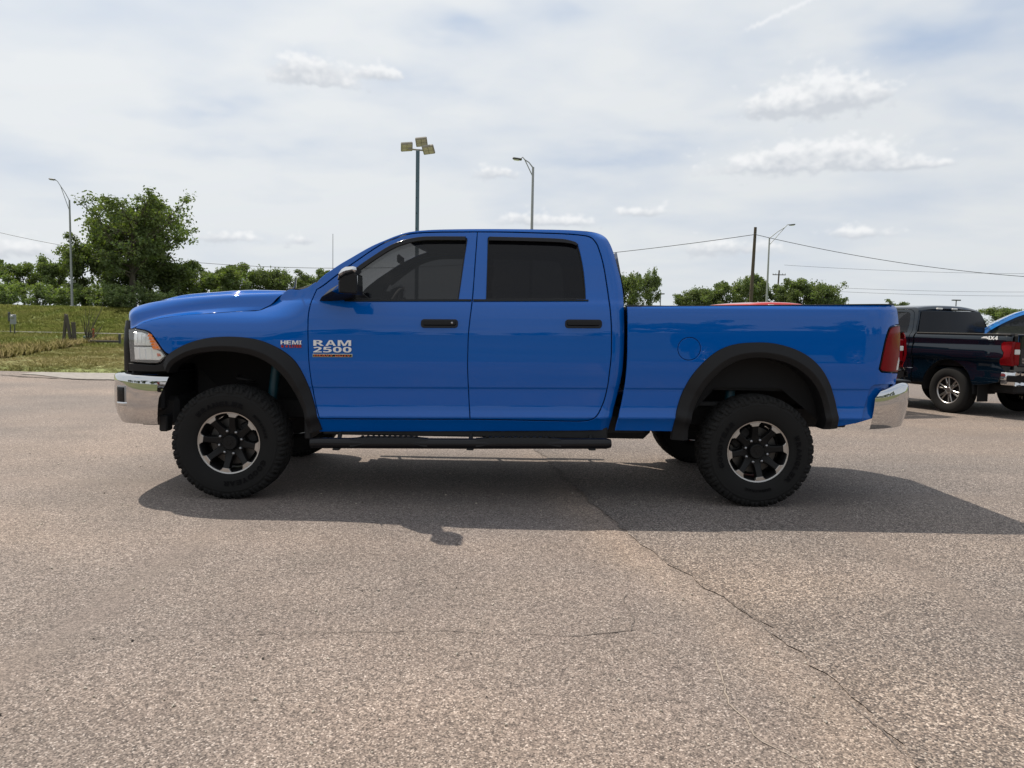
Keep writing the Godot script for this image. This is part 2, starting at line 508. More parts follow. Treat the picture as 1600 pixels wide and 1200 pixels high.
func resampled(p: PackedVector2Array, count: int) -> PackedVector2Array:
	var total := 0.0
	for i in p.size() - 1:
		total += p[i].distance_to(p[i + 1])
	var out := PackedVector2Array()
	var seg := 0
	var gone := 0.0
	for k in count:
		var want := total * k / (count - 1)
		while seg < p.size() - 2 and gone + p[seg].distance_to(p[seg + 1]) < want:
			gone += p[seg].distance_to(p[seg + 1])
			seg += 1
		var l := p[seg].distance_to(p[seg + 1])
		out.append(p[seg].lerp(p[seg + 1], clampf((want - gone) / maxf(l, 1e-6), 0.0, 1.0)))
	return out

func turned_poly(p: PackedVector2Array, at: Vector2) -> PackedVector2Array:
	var out := PackedVector2Array()
	for a in p:
		out.append(a + at)
	return out

func rounded_rect(c: Vector2, s: Vector2, r: float) -> PackedVector2Array:
	var out := PackedVector2Array()
	for k in 4:
		var cx := c.x + (s.x / 2 - r) * (1 if k == 0 or k == 3 else -1)
		var cy := c.y + (s.y / 2 - r) * (1 if k < 2 else -1)
		for j in 5:
			var an := PI / 2 * (k + j / 4.0)
			out.append(Vector2(cx + cos(an) * r, cy + sin(an) * r))
	return out

func words(text: String, font_names: Array, bold: bool, size: Vector2, depth: float) -> ArrayMesh:
	# raised lettering, size.x wide and size.y high, from its lower left corner
	var tm := TextMesh.new()
	var f := SystemFont.new()
	f.font_names = PackedStringArray(font_names)
	if bold:
		f.font_weight = 700
	tm.font = f
	tm.font_size = 64
	tm.pixel_size = 0.01
	tm.depth = 0.1
	tm.curve_step = 3.0
	tm.text = text
	var bb := tm.get_aabb()
	var st := SurfaceTool.new()
	var xf := Transform3D(Basis.from_scale(Vector3(size.x / bb.size.x, size.y / bb.size.y, depth / 0.1)), Vector3.ZERO)
	xf.origin = -(xf.basis * bb.position)
	for k in tm.get_surface_count():
		st.append_from(tm, k, xf)
	return st.commit()

# ---------------------------------------------------------------- materials
func mat(c: Color, rough := 0.6, metal := 0.0) -> StandardMaterial3D:
	# c is the linear base colour
	var m := StandardMaterial3D.new()
	m.albedo_color = c.linear_to_srgb()
	m.roughness = rough
	m.metallic = metal
	return m

func noise(kind: int, freq: float, oct := 4, s := 1) -> FastNoiseLite:
	var n := FastNoiseLite.new()
	n.seed = s
	n.noise_type = kind
	n.frequency = freq
	n.fractal_type = FastNoiseLite.FRACTAL_FBM if oct > 1 else FastNoiseLite.FRACTAL_NONE
	n.fractal_octaves = oct
	return n

func cells(freq: float, s: int, what: int) -> FastNoiseLite:
	var n := noise(FastNoiseLite.TYPE_CELLULAR, freq, 1, s)
	n.cellular_return_type = what
	n.cellular_jitter = 1.0
	return n

func ramp(stops: Array) -> Gradient:
	var g := Gradient.new()
	var o := PackedFloat32Array()
	var c := PackedColorArray()
	for s in stops:
		o.append(s[0])
		c.append(Color(s[1], s[2], s[3]).linear_to_srgb())
	g.offsets = o
	g.colors = c
	return g

func noise_tex(n: FastNoiseLite, size: int, g: Gradient = null) -> NoiseTexture2D:
	var t := NoiseTexture2D.new()
	t.width = size
	t.height = size
	t.seamless = true
	t.noise = n
	if g:
		t.color_ramp = g
	return t

func paint(c: Color, metal := 0.0) -> StandardMaterial3D:
	var m := mat(c, 0.42, metal)
	m.clearcoat_enabled = true
	m.clearcoat = 1.0
	m.clearcoat_roughness = 0.02
	m.metallic_specular = 0.0
	return m

func glass(c: Color, alpha: float) -> StandardMaterial3D:
	var m := mat(c, 0.03)
	var k := m.albedo_color
	k.a = alpha
	m.albedo_color = k
	m.transparency = BaseMaterial3D.TRANSPARENCY_ALPHA
	return m

func make_materials():
	make_tables()
	M.paint = paint(Color(0.0008, 0.097, 0.42), 0.0)
	M.navy = paint(Color(0.002, 0.0065, 0.013), 0.0)
	M.red = paint(Color(0.42, 0.012, 0.010))
	M.sky_blue = paint(Color(0.03, 0.21, 0.60), 0.2)
	M.white = paint(Color(0.72, 0.72, 0.72))
	M.plastic = mat(Color(0.0105, 0.0105, 0.0115), 0.55)
	M.plastic.metallic_specular = 0.35
	var grain := noise_tex(noise(FastNoiseLite.TYPE_SIMPLEX, 0.12, 3, 5), 256)
	M.plastic.uv1_triplanar = true
	M.plastic.uv1_scale = Vector3.ONE * 6.0
	M.plastic.heightmap_enabled = true
	M.plastic.heightmap_texture = grain
	M.plastic.heightmap_scale = 0.04
	M.gloss_black = mat(Color(0.010, 0.010, 0.012), 0.15)
	M.dark = mat(Color(0.008, 0.008, 0.009), 0.85)
	M.under = mat(Color(0.012, 0.012, 0.013), 0.7)
	M.rubber = mat(Color(0.018, 0.0178, 0.0178), 0.9)
	M.rubber.metallic_specular = 0.25
	M.letter = mat(Color(0.007, 0.007, 0.008), 0.6)
	M.letter.metallic_specular = 0.2
	M.chrome = mat(Color(0.62, 0.62, 0.63), 0.03, 1.0)
	M.alu = mat(Color(0.50, 0.485, 0.47), 0.34, 1.0)
	M.steel = mat(Color(0.36, 0.36, 0.37), 0.38, 1.0)
	M.disc = mat(Color(0.11, 0.105, 0.10), 0.45, 0.8)
	M.badge = mat(Color(0.86, 0.86, 0.87), 0.32, 0.35)
	M.wheel_black = mat(Color(0.006, 0.006, 0.0065), 0.45)
	M.wheel_black.metallic_specular = 0.35
	M.teal = mat(Color(0.006, 0.055, 0.078), 0.45)
	M.tint = glass(Color(0.005, 0.006, 0.008), 0.85)
	M.dark_tint = glass(Color(0.004, 0.004, 0.006), 0.95)
	M.dark_tint.metallic_specular = 0.33
	M.tint.metallic_specular = 0.36
	M.gloss_black.metallic_specular = 0.36
	M.clear = glass(Color(0.5, 0.56, 0.55), 0.10)
	M.lens = glass(Color(0.85, 0.88, 0.88), 0.16)
	M.seat = mat(Color(0.05, 0.05, 0.052), 0.8)
	M.trim_grey = mat(Color(0.10, 0.105, 0.105), 0.75)
	M.amber = mat(Color(0.80, 0.19, 0.012), 0.22)
	M.red_lens = mat(Color(0.17, 0.003, 0.006), 0.10)
	M.red_lens.metallic_specular = 0.2
	M.red_lens.clearcoat_enabled = true
	M.red_lens.clearcoat = 0.08
	M.red_lens.clearcoat_roughness = 0.03
	M.white_lens = mat(Color(0.62, 0.62, 0.60), 0.15)
	M.reflector = mat(Color(0.86, 0.88, 0.88), 0.14, 0.35)
	M.badge_red = mat(Color(0.55, 0.045, 0.02), 0.3, 0.3)
	M.orange_red = mat(Color(0.62, 0.10, 0.03), 0.35)
	M.galv = mat(Color(0.30, 0.31, 0.32), 0.5, 0.3)
	M.pole_blue = mat(Color(0.065, 0.115, 0.15), 0.5)
	M.fixture = mat(Color(0.27, 0.25, 0.21), 0.5)
	M.lamp_panel = mat(Color(0.50, 0.47, 0.40), 0.4)
	M.dark_metal = mat(Color(0.045, 0.047, 0.05), 0.5)
	M.wire = mat(Color(0.02, 0.02, 0.022), 0.6)
	M.wood = mat(Color(0.075, 0.058, 0.044), 0.9)
	M.old_wood = mat(Color(0.07, 0.060, 0.052), 0.9)
	M.rust = mat(Color(0.25, 0.07, 0.035), 0.85)
	M.box_grey = mat(Color(0.22, 0.23, 0.25), 0.6)
	M.green_box = mat(Color(0.05, 0.10, 0.08), 0.6)
	M.bark = mat(Color(0.085, 0.072, 0.058), 0.95)
	M.leaf = mat(Color.WHITE, 0.8)
	M.leaf.metallic_specular = 0.2
	M.leaf.vertex_color_use_as_albedo = true
	M.leaf.backlight_enabled = true
	M.leaf.backlight = Color(0.80, 0.88, 0.45)
	M.blade = mat(Color.WHITE, 0.85)
	M.blade.metallic_specular = 0.2
	M.blade.vertex_color_use_as_albedo = true
	M.blade.backlight_enabled = true
	M.blade.backlight = Color(0.7, 0.7, 0.4)
	# chip-seal: every stone a tone of its own, with stones standing proud of the tar
	var stones := ramp([[0.00, 0.1160, 0.0923, 0.0826], [0.14, 0.1960, 0.1564, 0.1385], [0.34, 0.3000, 0.2407, 0.2086], [0.55, 0.3800, 0.3048, 0.2624], [0.74, 0.4640, 0.3731, 0.3202], [0.90, 0.6000, 0.4934, 0.4276], [1.00, 0.9400, 0.8223, 0.7437]])
	M.asphalt = mat(Color.WHITE, 0.9)
	M.asphalt.vertex_color_use_as_albedo = true
	M.asphalt.albedo_texture = noise_tex(cells(0.40, 3, FastNoiseLite.RETURN_CELL_VALUE), 2048, stones)
	M.asphalt.uv1_scale = Vector3(0.25, 0.25, 1)
	M.asphalt.heightmap_enabled = true
	M.asphalt.heightmap_texture = noise_tex(cells(0.40, 3, FastNoiseLite.RETURN_DISTANCE), 2048)
	M.asphalt.heightmap_scale = 0.26
	M.asphalt.heightmap_flip_texture = true
	# the older, coarser patch
	var old := ramp([[0.00, 0.0880, 0.0742, 0.0723], [0.18, 0.1600, 0.1344, 0.1240], [0.40, 0.2640, 0.2185, 0.1943], [0.62, 0.3640, 0.2987, 0.2602], [0.80, 0.4800, 0.3971, 0.3450], [1.00, 0.8600, 0.7621, 0.6921]])
	M.asphalt_old = mat(Color.WHITE, 0.9)
	M.asphalt_old.vertex_color_use_as_albedo = true
	M.asphalt_old.albedo_texture = noise_tex(cells(0.33, 9, FastNoiseLite.RETURN_CELL_VALUE), 2048, old)
	M.asphalt_old.uv1_scale = Vector3(0.25, 0.25, 1)
	M.asphalt_old.heightmap_enabled = true
	M.asphalt_old.heightmap_texture = noise_tex(cells(0.33, 9, FastNoiseLite.RETURN_DISTANCE), 2048)
	M.asphalt_old.heightmap_scale = 0.4
	M.asphalt_old.heightmap_flip_texture = true
	var clumps := noise_tex(cells(0.15, 33, FastNoiseLite.RETURN_CELL_VALUE), 2048, ramp([[0.0, .58, .58, .58], [0.25, .78, .78, .78], [0.6, .90, .90, .90], [1.0, 1, 1, 1]]))
	for m in [M.asphalt, M.asphalt_old]:
		m.detail_enabled = true
		m.detail_blend_mode = BaseMaterial3D.BLEND_MODE_MUL
		m.detail_albedo = clumps
	M.crack = mat(Color(0.125, 0.106, 0.095), 0.95)
	M.sand = mat(Color(0.29, 0.245, 0.205), 0.95)
	M.concrete = mat(Color(0.30, 0.28, 0.26), 0.9)
	M.concrete.albedo_texture = noise_tex(noise(FastNoiseLite.TYPE_SIMPLEX, 0.02, 5, 4), 512, ramp([[0.0, .62, .62, .62], [1.0, 1, 1, 1]]))
	M.concrete.uv1_scale = Vector3(0.4, 0.4, 1)
	M.soil_grass = mat(Color.WHITE, 0.95)
	M.soil_grass.vertex_color_use_as_albedo = true
	M.soil_grass.albedo_texture = noise_tex(noise(FastNoiseLite.TYPE_SIMPLEX, 0.035, 5, 8), 1024, ramp([[0.0, .45, .45, .40], [0.5, .8, .8, .78], [1.0, 1, 1, .95]]))
	M.soil_grass.uv1_scale = Vector3(0.33, 0.33, 1)

# ---------------------------------------------------------------- sky
var sky_n := []

func make_sky() -> PanoramaSkyMaterial:
	sky_n = [noise(FastNoiseLite.TYPE_SIMPLEX_SMOOTH, 1.0, 5, 21), noise(FastNoiseLite.TYPE_SIMPLEX_SMOOTH, 1.0, 5, 22), noise(FastNoiseLite.TYPE_SIMPLEX_SMOOTH, 1.0, 3, 23)]
	var puffs := [[20.51, 15.29, 3.88, 1.46], [22.25, 15.54, 2.67, 1.46], [18.56, 15.02, 2.19, 0.9], [24.64, 15.32, 1.26, 0.44], [17.88, 11.21, 4.13, 1.05], [19.77, 11.84, 2.43, 1.05], [23.25, 11.84, 2.67, 1.2], [25.26, 10.97, 2.91, 0.68], [27.74, 10.75, 2.43, 0.29],
		[-15.17, 17.36, 2.43, 0.97], [-14.73, 16.59, 3.40, 0.78], [-10.23, 17.31, 1.85, 0.63], [-1.49, 10.95, 1.75, 0.62], [-20.63, 5.60, 2.43, 0.55], [-15.42, 5.60, 1.31, 0.46], [1.20, 7.66, 2.43, 0.70], [4.07, 7.56, 1.94, 0.44], [9.47, 8.26, 2.43, 0.53], [15.27, 5.63, 4.37, 0.70], [24.12, 6.53, 2.43, 0.49], [-32.66, 4.00, 3.40, 0.97]]
	var blues := [[-5.65, 20.65, 4.37, 1.3, 1.0], [-15.17, 18.16, 3.40, 0.7, .8], [-22.39, 13.77, 3.88, 0.9, .7], [-19.51, 11.59, 3.88, 0.8, .6], [11.82, 13.45, 8.25, 1.2, .8], [7.26, 11.78, 5.83, 0.7, .7], [23.03, 19.67, 8.25, 1.9, .8], [31.80, 13.96, 5.34, 1.4, .8], [3.22, 21.65, 2.91, 1.4, .5], [30.18, 17.99, 5.83, 1.9, .6], [-7.46, 16.06, 5.83, 1.3, .5]]
	var r := RandomNumberGenerator.new()
	r.seed = 5
	for k in 46:
		var az := r.randf_range(38, 322)
		var el := r.randf_range(4, 40)
		puffs.append([az if az < 180 else az - 360, el, r.randf_range(2, 5), r.randf_range(.5, 1.6)])
	for k in 40:
		var az2 := r.randf_range(38, 322)
		blues.append([az2 if az2 < 180 else az2 - 360, r.randf_range(8, 45), r.randf_range(4, 9), r.randf_range(1, 3), r.randf_range(.4, 1)])
	var big := sky_piece(1024, 512, 0, 0, 1024, 270, puffs, blues)
	var im := Image.create_from_data(1024, 270, false, Image.FORMAT_RGB8, big)
	im.resize(4096, 1080, Image.INTERPOLATE_CUBIC)
	var whole := Image.create_empty(4096, 2048, false, Image.FORMAT_RGB8)
	whole.fill(Color(0.26, 0.24, 0.21).linear_to_srgb())
	whole.blit_rect(im, Rect2i(0, 0, 4096, 1024), Vector2i.ZERO)
	# finer where the clouds are small and low
	var x0 := 2048 - 460
	var y0 := 1024 - 310
	var fine := sky_piece(4096, 2048, x0, y0, 920, 310, puffs, blues)
	whole.blit_rect(Image.create_from_data(920, 310, false, Image.FORMAT_RGB8, fine), Rect2i(0, 0, 920, 310), Vector2i(x0, y0))
	var m := PanoramaSkyMaterial.new()
	m.panorama = ImageTexture.create_from_image(whole)
	return m

func sky_piece(W: int, H: int, x0: int, y0: int, w: int, h: int, puffs: Array, blues: Array) -> PackedByteArray:
	var out := PackedByteArray()
	out.resize(w * h * 3)
	var n0: FastNoiseLite = sky_n[0]
	var n1: FastNoiseLite = sky_n[1]
	var n2: FastNoiseLite = sky_n[2]
	var sd := sun_dir()
	var t0 := Vector2(15.63, 19.88)
	var t1 := Vector2(20.03, 21.37)
	var k := 0
	for j in h:
		var el := PI / 2 - (y0 + j + 0.5) / H * PI
		var eld := rad_to_deg(el)
		var ce := cos(el)
		var y := sin(maxf(el, 0.002))
		var nearp := []
		for p in puffs:
			if absf(p[1] - eld) < p[3] * 3.0:
				nearp.append(p)
		var nearb := []
		for p in blues:
			if absf(p[1] - eld) < p[3] * 3.5:
				nearb.append(p)
		var hz := exp(-y / 0.10)
		for i in w:
			var az := ((x0 + i + 0.5) / W - 0.5) * TAU
			var azd := rad_to_deg(az)
			var dx := sin(az) * ce
			var dz := -cos(az) * ce
			# high veil, seen in perspective
			var s := 1.0 / (y + 0.16)
			var px := dx * s
			var pz := dz * s
			var a := n0.get_noise_3d(px * 0.75 + pz * 0.3, pz * 0.95 - px * 0.25, 0.0)
			var b := n1.get_noise_3d(px * 1.9 + 3.0 + pz * 0.6, pz * 2.5 - px * 0.5, 1.7)
			var blue := clampf(0.15 + 0.85 * a + 0.40 * b + 0.30 * (dx + 0.10), 0.0, 1.0)
			blue *= 0.62
			var warp := n2.get_noise_3d(azd * 0.16, eld * 0.4, 4.0)
			for p in nearb:
				var ux: float = (azd - p[0] + warp * 2.5) / p[2]
				var uy: float = (eld - p[1] + warp * 1.2 - (azd - p[0]) * 0.05) / p[3]
				blue += p[4] * 0.62 * exp(-(ux * ux + uy * uy) * 1.2) * (0.7 + 0.9 * b)
			blue = clampf(blue, 0.0, 1.0) * (1.0 - 0.75 * hz)
			var r := lerpf(0.815, 0.430, blue)
			var g := lerpf(0.845, 0.545, blue)
			var bl := lerpf(0.870, 0.735, blue)
			# paler, greyer towards the horizon
			r = lerpf(r, 0.73, hz * 0.5)
			g = lerpf(g, 0.775, hz * 0.5)
			bl = lerpf(bl, 0.805, hz * 0.5)
			var cs := dx * sd.x + y * sd.y + dz * sd.z
			var glow := 0.20 * exp((cs - 1.0) * 2.2) - 0.09 + 0.25 * exp((cs - 1.0) * 26.0)
			r += glow
			g += glow * 0.98
			bl += glow * 0.93
			# fair-weather cumulus
			var dens := 0.0
			var up := 0.0
			for p in nearp:
				var vx: float = (azd - p[0]) / p[2]
				var vy: float = (eld - p[1]) / p[3]
				if vy < 0.0:
					vy *= 1.6
				var d2 := vx * vx + vy * vy
				if d2 < 6.0:
					var e: float = exp(-d2 * 1.1)
					dens += e
					up += e * vy
			if dens > 0.02:
				up /= dens
				var f := n0.get_noise_3d(azd * 0.55, eld * 0.95, 9.0)
				var f2 := n1.get_noise_3d(azd * 1.5, eld * 2.2, 5.0)
				var al := smoothstep(0.22, 0.88, dens + f * 0.60 + f2 * 0.30)
				al *= 0.88
				var lit := clampf(0.42 + 0.85 * up + 0.6 * f + 0.35 * f2, 0.0, 1.0)
				r = lerpf(r, lerpf(0.62, 0.93, lit), al)
				g = lerpf(g, lerpf(0.655, 0.94, lit), al)
				bl = lerpf(bl, lerpf(0.705, 0.95, lit), al)
			# vapour trail
			if azd > 15.0 and azd < 21.0 and eld > 19.0:
				var q := Vector2(azd, eld)
				var l := (t1 - t0).normalized()
				var along := (q - t0).dot(l)
				var off := absf((q - t0).cross(l) + n1.get_noise_2d(azd * 2.0, 3.0) * 0.15)
				if along > 0.0:
					var tr := exp(-off * off / 0.016) * smoothstep(0.0, 1.6, along) * 0.95
					r = lerpf(r, 0.87, tr)
					g = lerpf(g, 0.89, tr)
					bl = lerpf(bl, 0.92, tr)
			out[k] = int(clampf(pow(r, 1.0 / 2.2) * 255.0, 0, 255))
			out[k + 1] = int(clampf(pow(g, 1.0 / 2.2) * 255.0, 0, 255))
			out[k + 2] = int(clampf(pow(bl, 1.0 / 2.2) * 255.0, 0, 255))
			k += 3
	return out

# ---------------------------------------------------------------- ground
func lot_y(x: float, z: float) -> float:
	return -0.0185 * maxf(0.0, -z - 6.5) * smoothstep(1.0, 6.0, x)

func lot_edge(x: float) -> float:
	return -17.0 - 0.35 * sin(x * 0.9) * 0.5 - 30.0 * smoothstep(-1.5, 3.0, x)

func field_y(x: float, z: float) -> float:
	var d := -z
	var y := -0.05 + 0.06 * smoothstep(17.0, 18.0, d)
	y += 2.02 * smoothstep(53.0, 75.0, d)
	y += 0.04 * ground_n.get_noise_2d(x * 3.0, z * 3.0)
	if d < 48.5 and x > -2.5:
		y = minf(y, lot_y(x, z) - 0.08)
	return y

var ground_n := FastNoiseLite.new()

func steps(spans: Array) -> Array:
	# [from, to, step] runs
	var out := []
	for s in spans:
		var n := int(round(absf(s[1] - s[0]) / s[2]))
		for k in n:
			out.append(lerpf(s[0], s[1], float(k) / n))
	out.append(spans[-1][1])
	return out

func tone(x: float, z: float) -> Color:
	var a := ground_n.get_noise_2d(x * 14.0, z * 14.0)
	var b := ground_n.get_noise_2d(x * 55.0 + 90.0, z * 55.0)
	var c := ground_n.get_noise_2d(x * 5.0 - 40.0, z * 5.0)
	var f := ground_n.get_noise_2d(x * 9.0 + z * 4.0 + 300.0, z * 30.0)
	var l := 1.0 + 0.24 * a + 0.15 * b + 0.14 * c + 0.14 * f
	var warm := 0.055 * c + 0.05 * a + 0.03 * f
	l *= 0.6
	return Color(l * (1.0 + warm), l, l * (1.0 - warm * 1.2))

func seam_x(z: float) -> float:
	# where the old patch begins
	return pchip([-16.0, -6.92, -4.4, -3.15, -2.18, 0.0, 12.0], [-0.9, 0.37, 0.78, 1.12, 1.25, 1.5, 3.0], z) + 0.05 * ground_n.get_noise_2d(z * 160.0, 4.0) + 0.03 * ground_n.get_noise_2d(z * 600.0, 8.0)

func ribbon(path: Array, widths: Array, lift: float, jitter: float, m: Material, called: String):
	var mb := MB.new()
	var pts := []
	for i in path.size() - 1:
		var a: Vector2 = path[i]
		var b: Vector2 = path[i + 1]
		var n := maxi(2, int(a.distance_to(b) / 0.035))
		for k in n:
			var p := a.lerp(b, float(k) / n)
			var o := (b - a).normalized().orthogonal()
			pts.append([p + o * jitter * (rng.randf() - 0.5) + o * jitter * 2.5 * ground_n.get_noise_2d(p.x * 90.0, p.y * 90.0), lerpf(widths[i], widths[i + 1], float(k) / n)])
	var rows := []
	for i in pts.size():
		var p: Vector2 = pts[i][0]
		var q: Vector2 = pts[mini(i + 1, pts.size() - 1)][0] - pts[maxi(i - 1, 0)][0]
		var o := q.normalized().orthogonal()
		var w: float = pts[i][1] * (0.45 + rng.randf() * 1.1) * 0.5
		var l := p + o * w
		var r := p - o * w
		rows.append(PackedVector3Array([Vector3(l.x, lot_y(l.x, l.y) + lift, l.y), Vector3(r.x, lot_y(r.x, r.y) + lift, r.y)]))
	mb.grid(rows)
	struct(called, mb.mesh(), m)

func build_ground():
	ground_n.seed = 12
	ground_n.noise_type = FastNoiseLite.TYPE_SIMPLEX_SMOOTH
	ground_n.frequency = 0.02
	ground_n.fractal_octaves = 4
	# everything far
	var far := MB.new()
	far.colored = true
	far.col = Color(0.07, 0.085, 0.035)
	far.face([Vector3(-3000, -0.6, 3000), Vector3(3000, -0.6, 3000), Vector3(3000, -0.6, -3000), Vector3(-3000, -0.6, -3000)], Vector3.UP)
	struct("ground", far.mesh(), M.soil_grass)
	# the parking lot
	var xs := steps([[-60, -12, 4.0], [-12, -5, 0.35], [-5, 5, 0.12], [5, 14, 0.3], [14, 70, 4.0]])
	var zs := steps([[9.9, 2, 0.8], [2, -9, 0.12], [-9, -16.2, 0.3], [-16.2, -16.9, 0.1]])
	struct("parking_lot", sheet(xs, zs, func_lot.bind(0)), M.asphalt)
	# the old patch, laid a little proud and ragged along its edge
	var zs2 := steps([[9.9, 2, 0.8], [2, -9, 0.06], [-9, -16.9, 0.3]])
	var us := steps([[0, 0.06, 0.01], [0.06, 1.0, 0.03]])
	struct("old_pavement", sheet(us, zs2, func_lot.bind(1)), M.asphalt_old)
	# grass field with its bank
	var gx := steps([[-260, -60, 10.0], [-60, 0, 1.0], [0, 60, 3.0], [60, 260, 10.0]])
	var gz := steps([[-15.4, -18.4, 0.15], [-18.4, -34, 0.6], [-34, -80, 1.2], [-80, -420, 20.0]])
	struct("grass_field", sheet(gx, gz, func_lot.bind(2)), M.soil_grass)
	var bx := steps([[-160, 160, 8.0]])
	var bz := steps([[160, 10, 3.0]])
	struct("lawn", sheet(bx, bz, func_lot.bind(3)), M.soil_grass)
	# strip of pale concrete at the edge of the lot
	var cm := MB.new()
	var rows := []
	for k in 41:
		var x := lerpf(-10.6, -2.0, k / 40.0)
		var zf := -16.95 - 0.05 * sin(x * 2.0)
		var zn := lerpf(-16.2, -15.2, smoothstep(-10.6, -8.6, x))
		rows.append(PackedVector3Array([Vector3(x, 0.012, zn), Vector3(x, 0.012, zf)]))
	cm.grid(rows)
	for k in cm.u.size():
		cm.u[k] = Vector2(cm.v[k].x, cm.v[k].z)
	struct("concrete_apron", cm.mesh(), M.concrete)
	ribbon([Vector2(-10.9, -16.0), Vector2(-10.2, -15.6), Vector2(-8.6, -15.16), Vector2(-2.0, -15.14)], [0.03, 0.10, 0.09, 0.08], 0.016, 0.02, M.crack, "apron_joint")
	# cracks and the sandy band by the old patch
	ribbon([Vector2(-2.1, -2.9), Vector2(-1.3, -2.98), Vector2(-0.41, -3.07), Vector2(-0.1, -3.06), Vector2(0.25, -3.03), Vector2(0.45, -3.09), Vector2(0.59, -3.14)], [0.001, 0.002, 0.004, 0.003, 0.004, 0.007, 0.002], 0.004, 0.010, M.crack, "pavement_crack")
	ribbon([Vector2(0.52, -3.10), Vector2(0.56, -3.25), Vector2(0.55, -3.45), Vector2(0.6, -3.6)], [0.004, 0.006, 0.004, 0.002], 0.004, 0.010, M.crack, "pavement_crack")
	ribbon([Vector2(0.82, -2.97), Vector2(0.80, -2.8), Vector2(0.78, -2.62), Vector2(0.77, -2.5), Vector2(0.80, -2.4), Vector2(0.79, -2.3), Vector2(0.93, -2.12)], [0.001, 0.004, 0.004, 0.006, 0.005, 0.004, 0.002], 0.004, 0.010, M.sand, "pavement_crack")
	var sp := []
	for k in 30:
		var z := lerpf(-8.5, -1.9, k / 29.0)
		sp.append(Vector2(seam_x(z) - 0.004, z))
	var sw := []
	for k in 30:
		sw.append(maxf(0.0006, 0.0012 + 0.0036 * sin(k * 1.7)))
	ribbon(sp, sw, 0.008, 0.012, M.crack, "seam_crack")
	# loose chips lying about
	var chip := MB.new()
	chip.face([Vector3(-1, 0, .2), Vector3(-.3, .75, .3), Vector3(.4, .7, .5), Vector3(.5, 0, .9)], Vector3(0, .5, 1))
	chip.face([Vector3(.5, 0, .9), Vector3(.4, .7, .5), Vector3(.5, .65, -.3), Vector3(1, 0, -.4)], Vector3(1, .4, 0))
	chip.face([Vector3(-1, 0, .2), Vector3(-.3, .75, .3), Vector3(-.2, .7, -.4), Vector3(-.5, 0, -.8)], Vector3(-1, .4, -.4))
	chip.face([Vector3(-.5, 0, -.8), Vector3(-.2, .7, -.4), Vector3(.5, .65, -.3), Vector3(1, 0, -.4)], Vector3(0, .4, -1))
	chip.face([Vector3(-.3, .75, .3), Vector3(.4, .7, .5), Vector3(.5, .65, -.3), Vector3(-.2, .7, -.4)], Vector3.UP)
	var mm := MultiMesh.new()
	mm.transform_format = MultiMesh.TRANSFORM_3D
	mm.use_colors = true
	mm.mesh = chip.mesh()
	mm.instance_count = 420
	for k in 420:
		var z := -1.8 - 9.0 * pow(rng.randf(), 1.4)
		var x := rng.randf_range(-.72, .72) * -z
		var r := rng.randf_range(.0022, .0062) * (1.0 + .10 * -z)
		mm.set_instance_transform(k, Transform3D(Basis(Vector3.UP, rng.randf() * TAU).scaled(Vector3(r, r * rng.randf_range(.5, 1.0), r)), Vector3(x, lot_y(x, z) + .003, z)))
		var g := rng.randf()
		mm.set_instance_color(k, Color(.55, .50, .45) if g > .15 else Color(.10, .09, .085))
	var chips := MultiMeshInstance3D.new()
	chips.name = "loose_gravel"
	chips.multimesh = mm
	chips.material_override = M.blade
	add_child(chips)
	chips.set_meta("kind", "stuff")
	tag(chips, "loose stone chips scattered on the asphalt in front of the truck", "gravel")

func func_lot(u: float, v: float, which: int) -> Array:
	# [point, colour]
	if which == 0:
		var x := u
		var z := v
		if v <= -16.899:
			z = lot_edge(x)
		var t := tone(x, z)
		var d := seam_x(z) - x
		var band := exp(-pow((d - 0.12) / 0.17, 2.0)) * smoothstep(-9.0, -5.0, z)
		t = t.lerp(Color(t.r * 1.27, t.g * 1.215, t.b * 1.13), band * 0.9)
		return [Vector3(x, lot_y(x, z), z), t]
	if which == 1:
		var z1 := v
		var x1 := lerpf(seam_x(z1), 70.0, pow(u, 2.2))
		if v <= -16.899:
			z1 = lot_edge(maxf(x1, 2.0))
		var t1 := tone(x1 + 50.0, z1)
		var edge := exp(-pow((x1 - seam_x(z1)) / 0.16, 2.0))
		return [Vector3(x1, lot_y(x1, z1) + 0.005, z1), t1 * (1.0 - 0.14 * edge)]
	if which == 2:
		var n := ground_n.get_noise_2d(u * 6.0, v * 6.0)
		var n2 := ground_n.get_noise_2d(u * 30.0, v * 30.0)
		var dry := Color(0.36, 0.32, 0.15)
		var green := Color(0.20, 0.27, 0.075)
		var d := -v
		var k := 0.45 * (1.0 - smoothstep(24.0, 34.0, d)) * smoothstep(17.6, 19.0, d) + 0.12 + 0.30 * n + 0.2 * n2
		return [Vector3(u, field_y(u, v), v), green.lerp(dry, clampf(k, 0.0, 1.0))]
	var n3 := ground_n.get_noise_2d(u * 8.0, v * 8.0)
	return [Vector3(u, 0.02 + 1.0 * smoothstep(20.0, 60.0, v), v), Color(0.10, 0.125, 0.035).lerp(Color(0.2, 0.18, 0.08), clampf(0.3 + n3, 0, 1))]

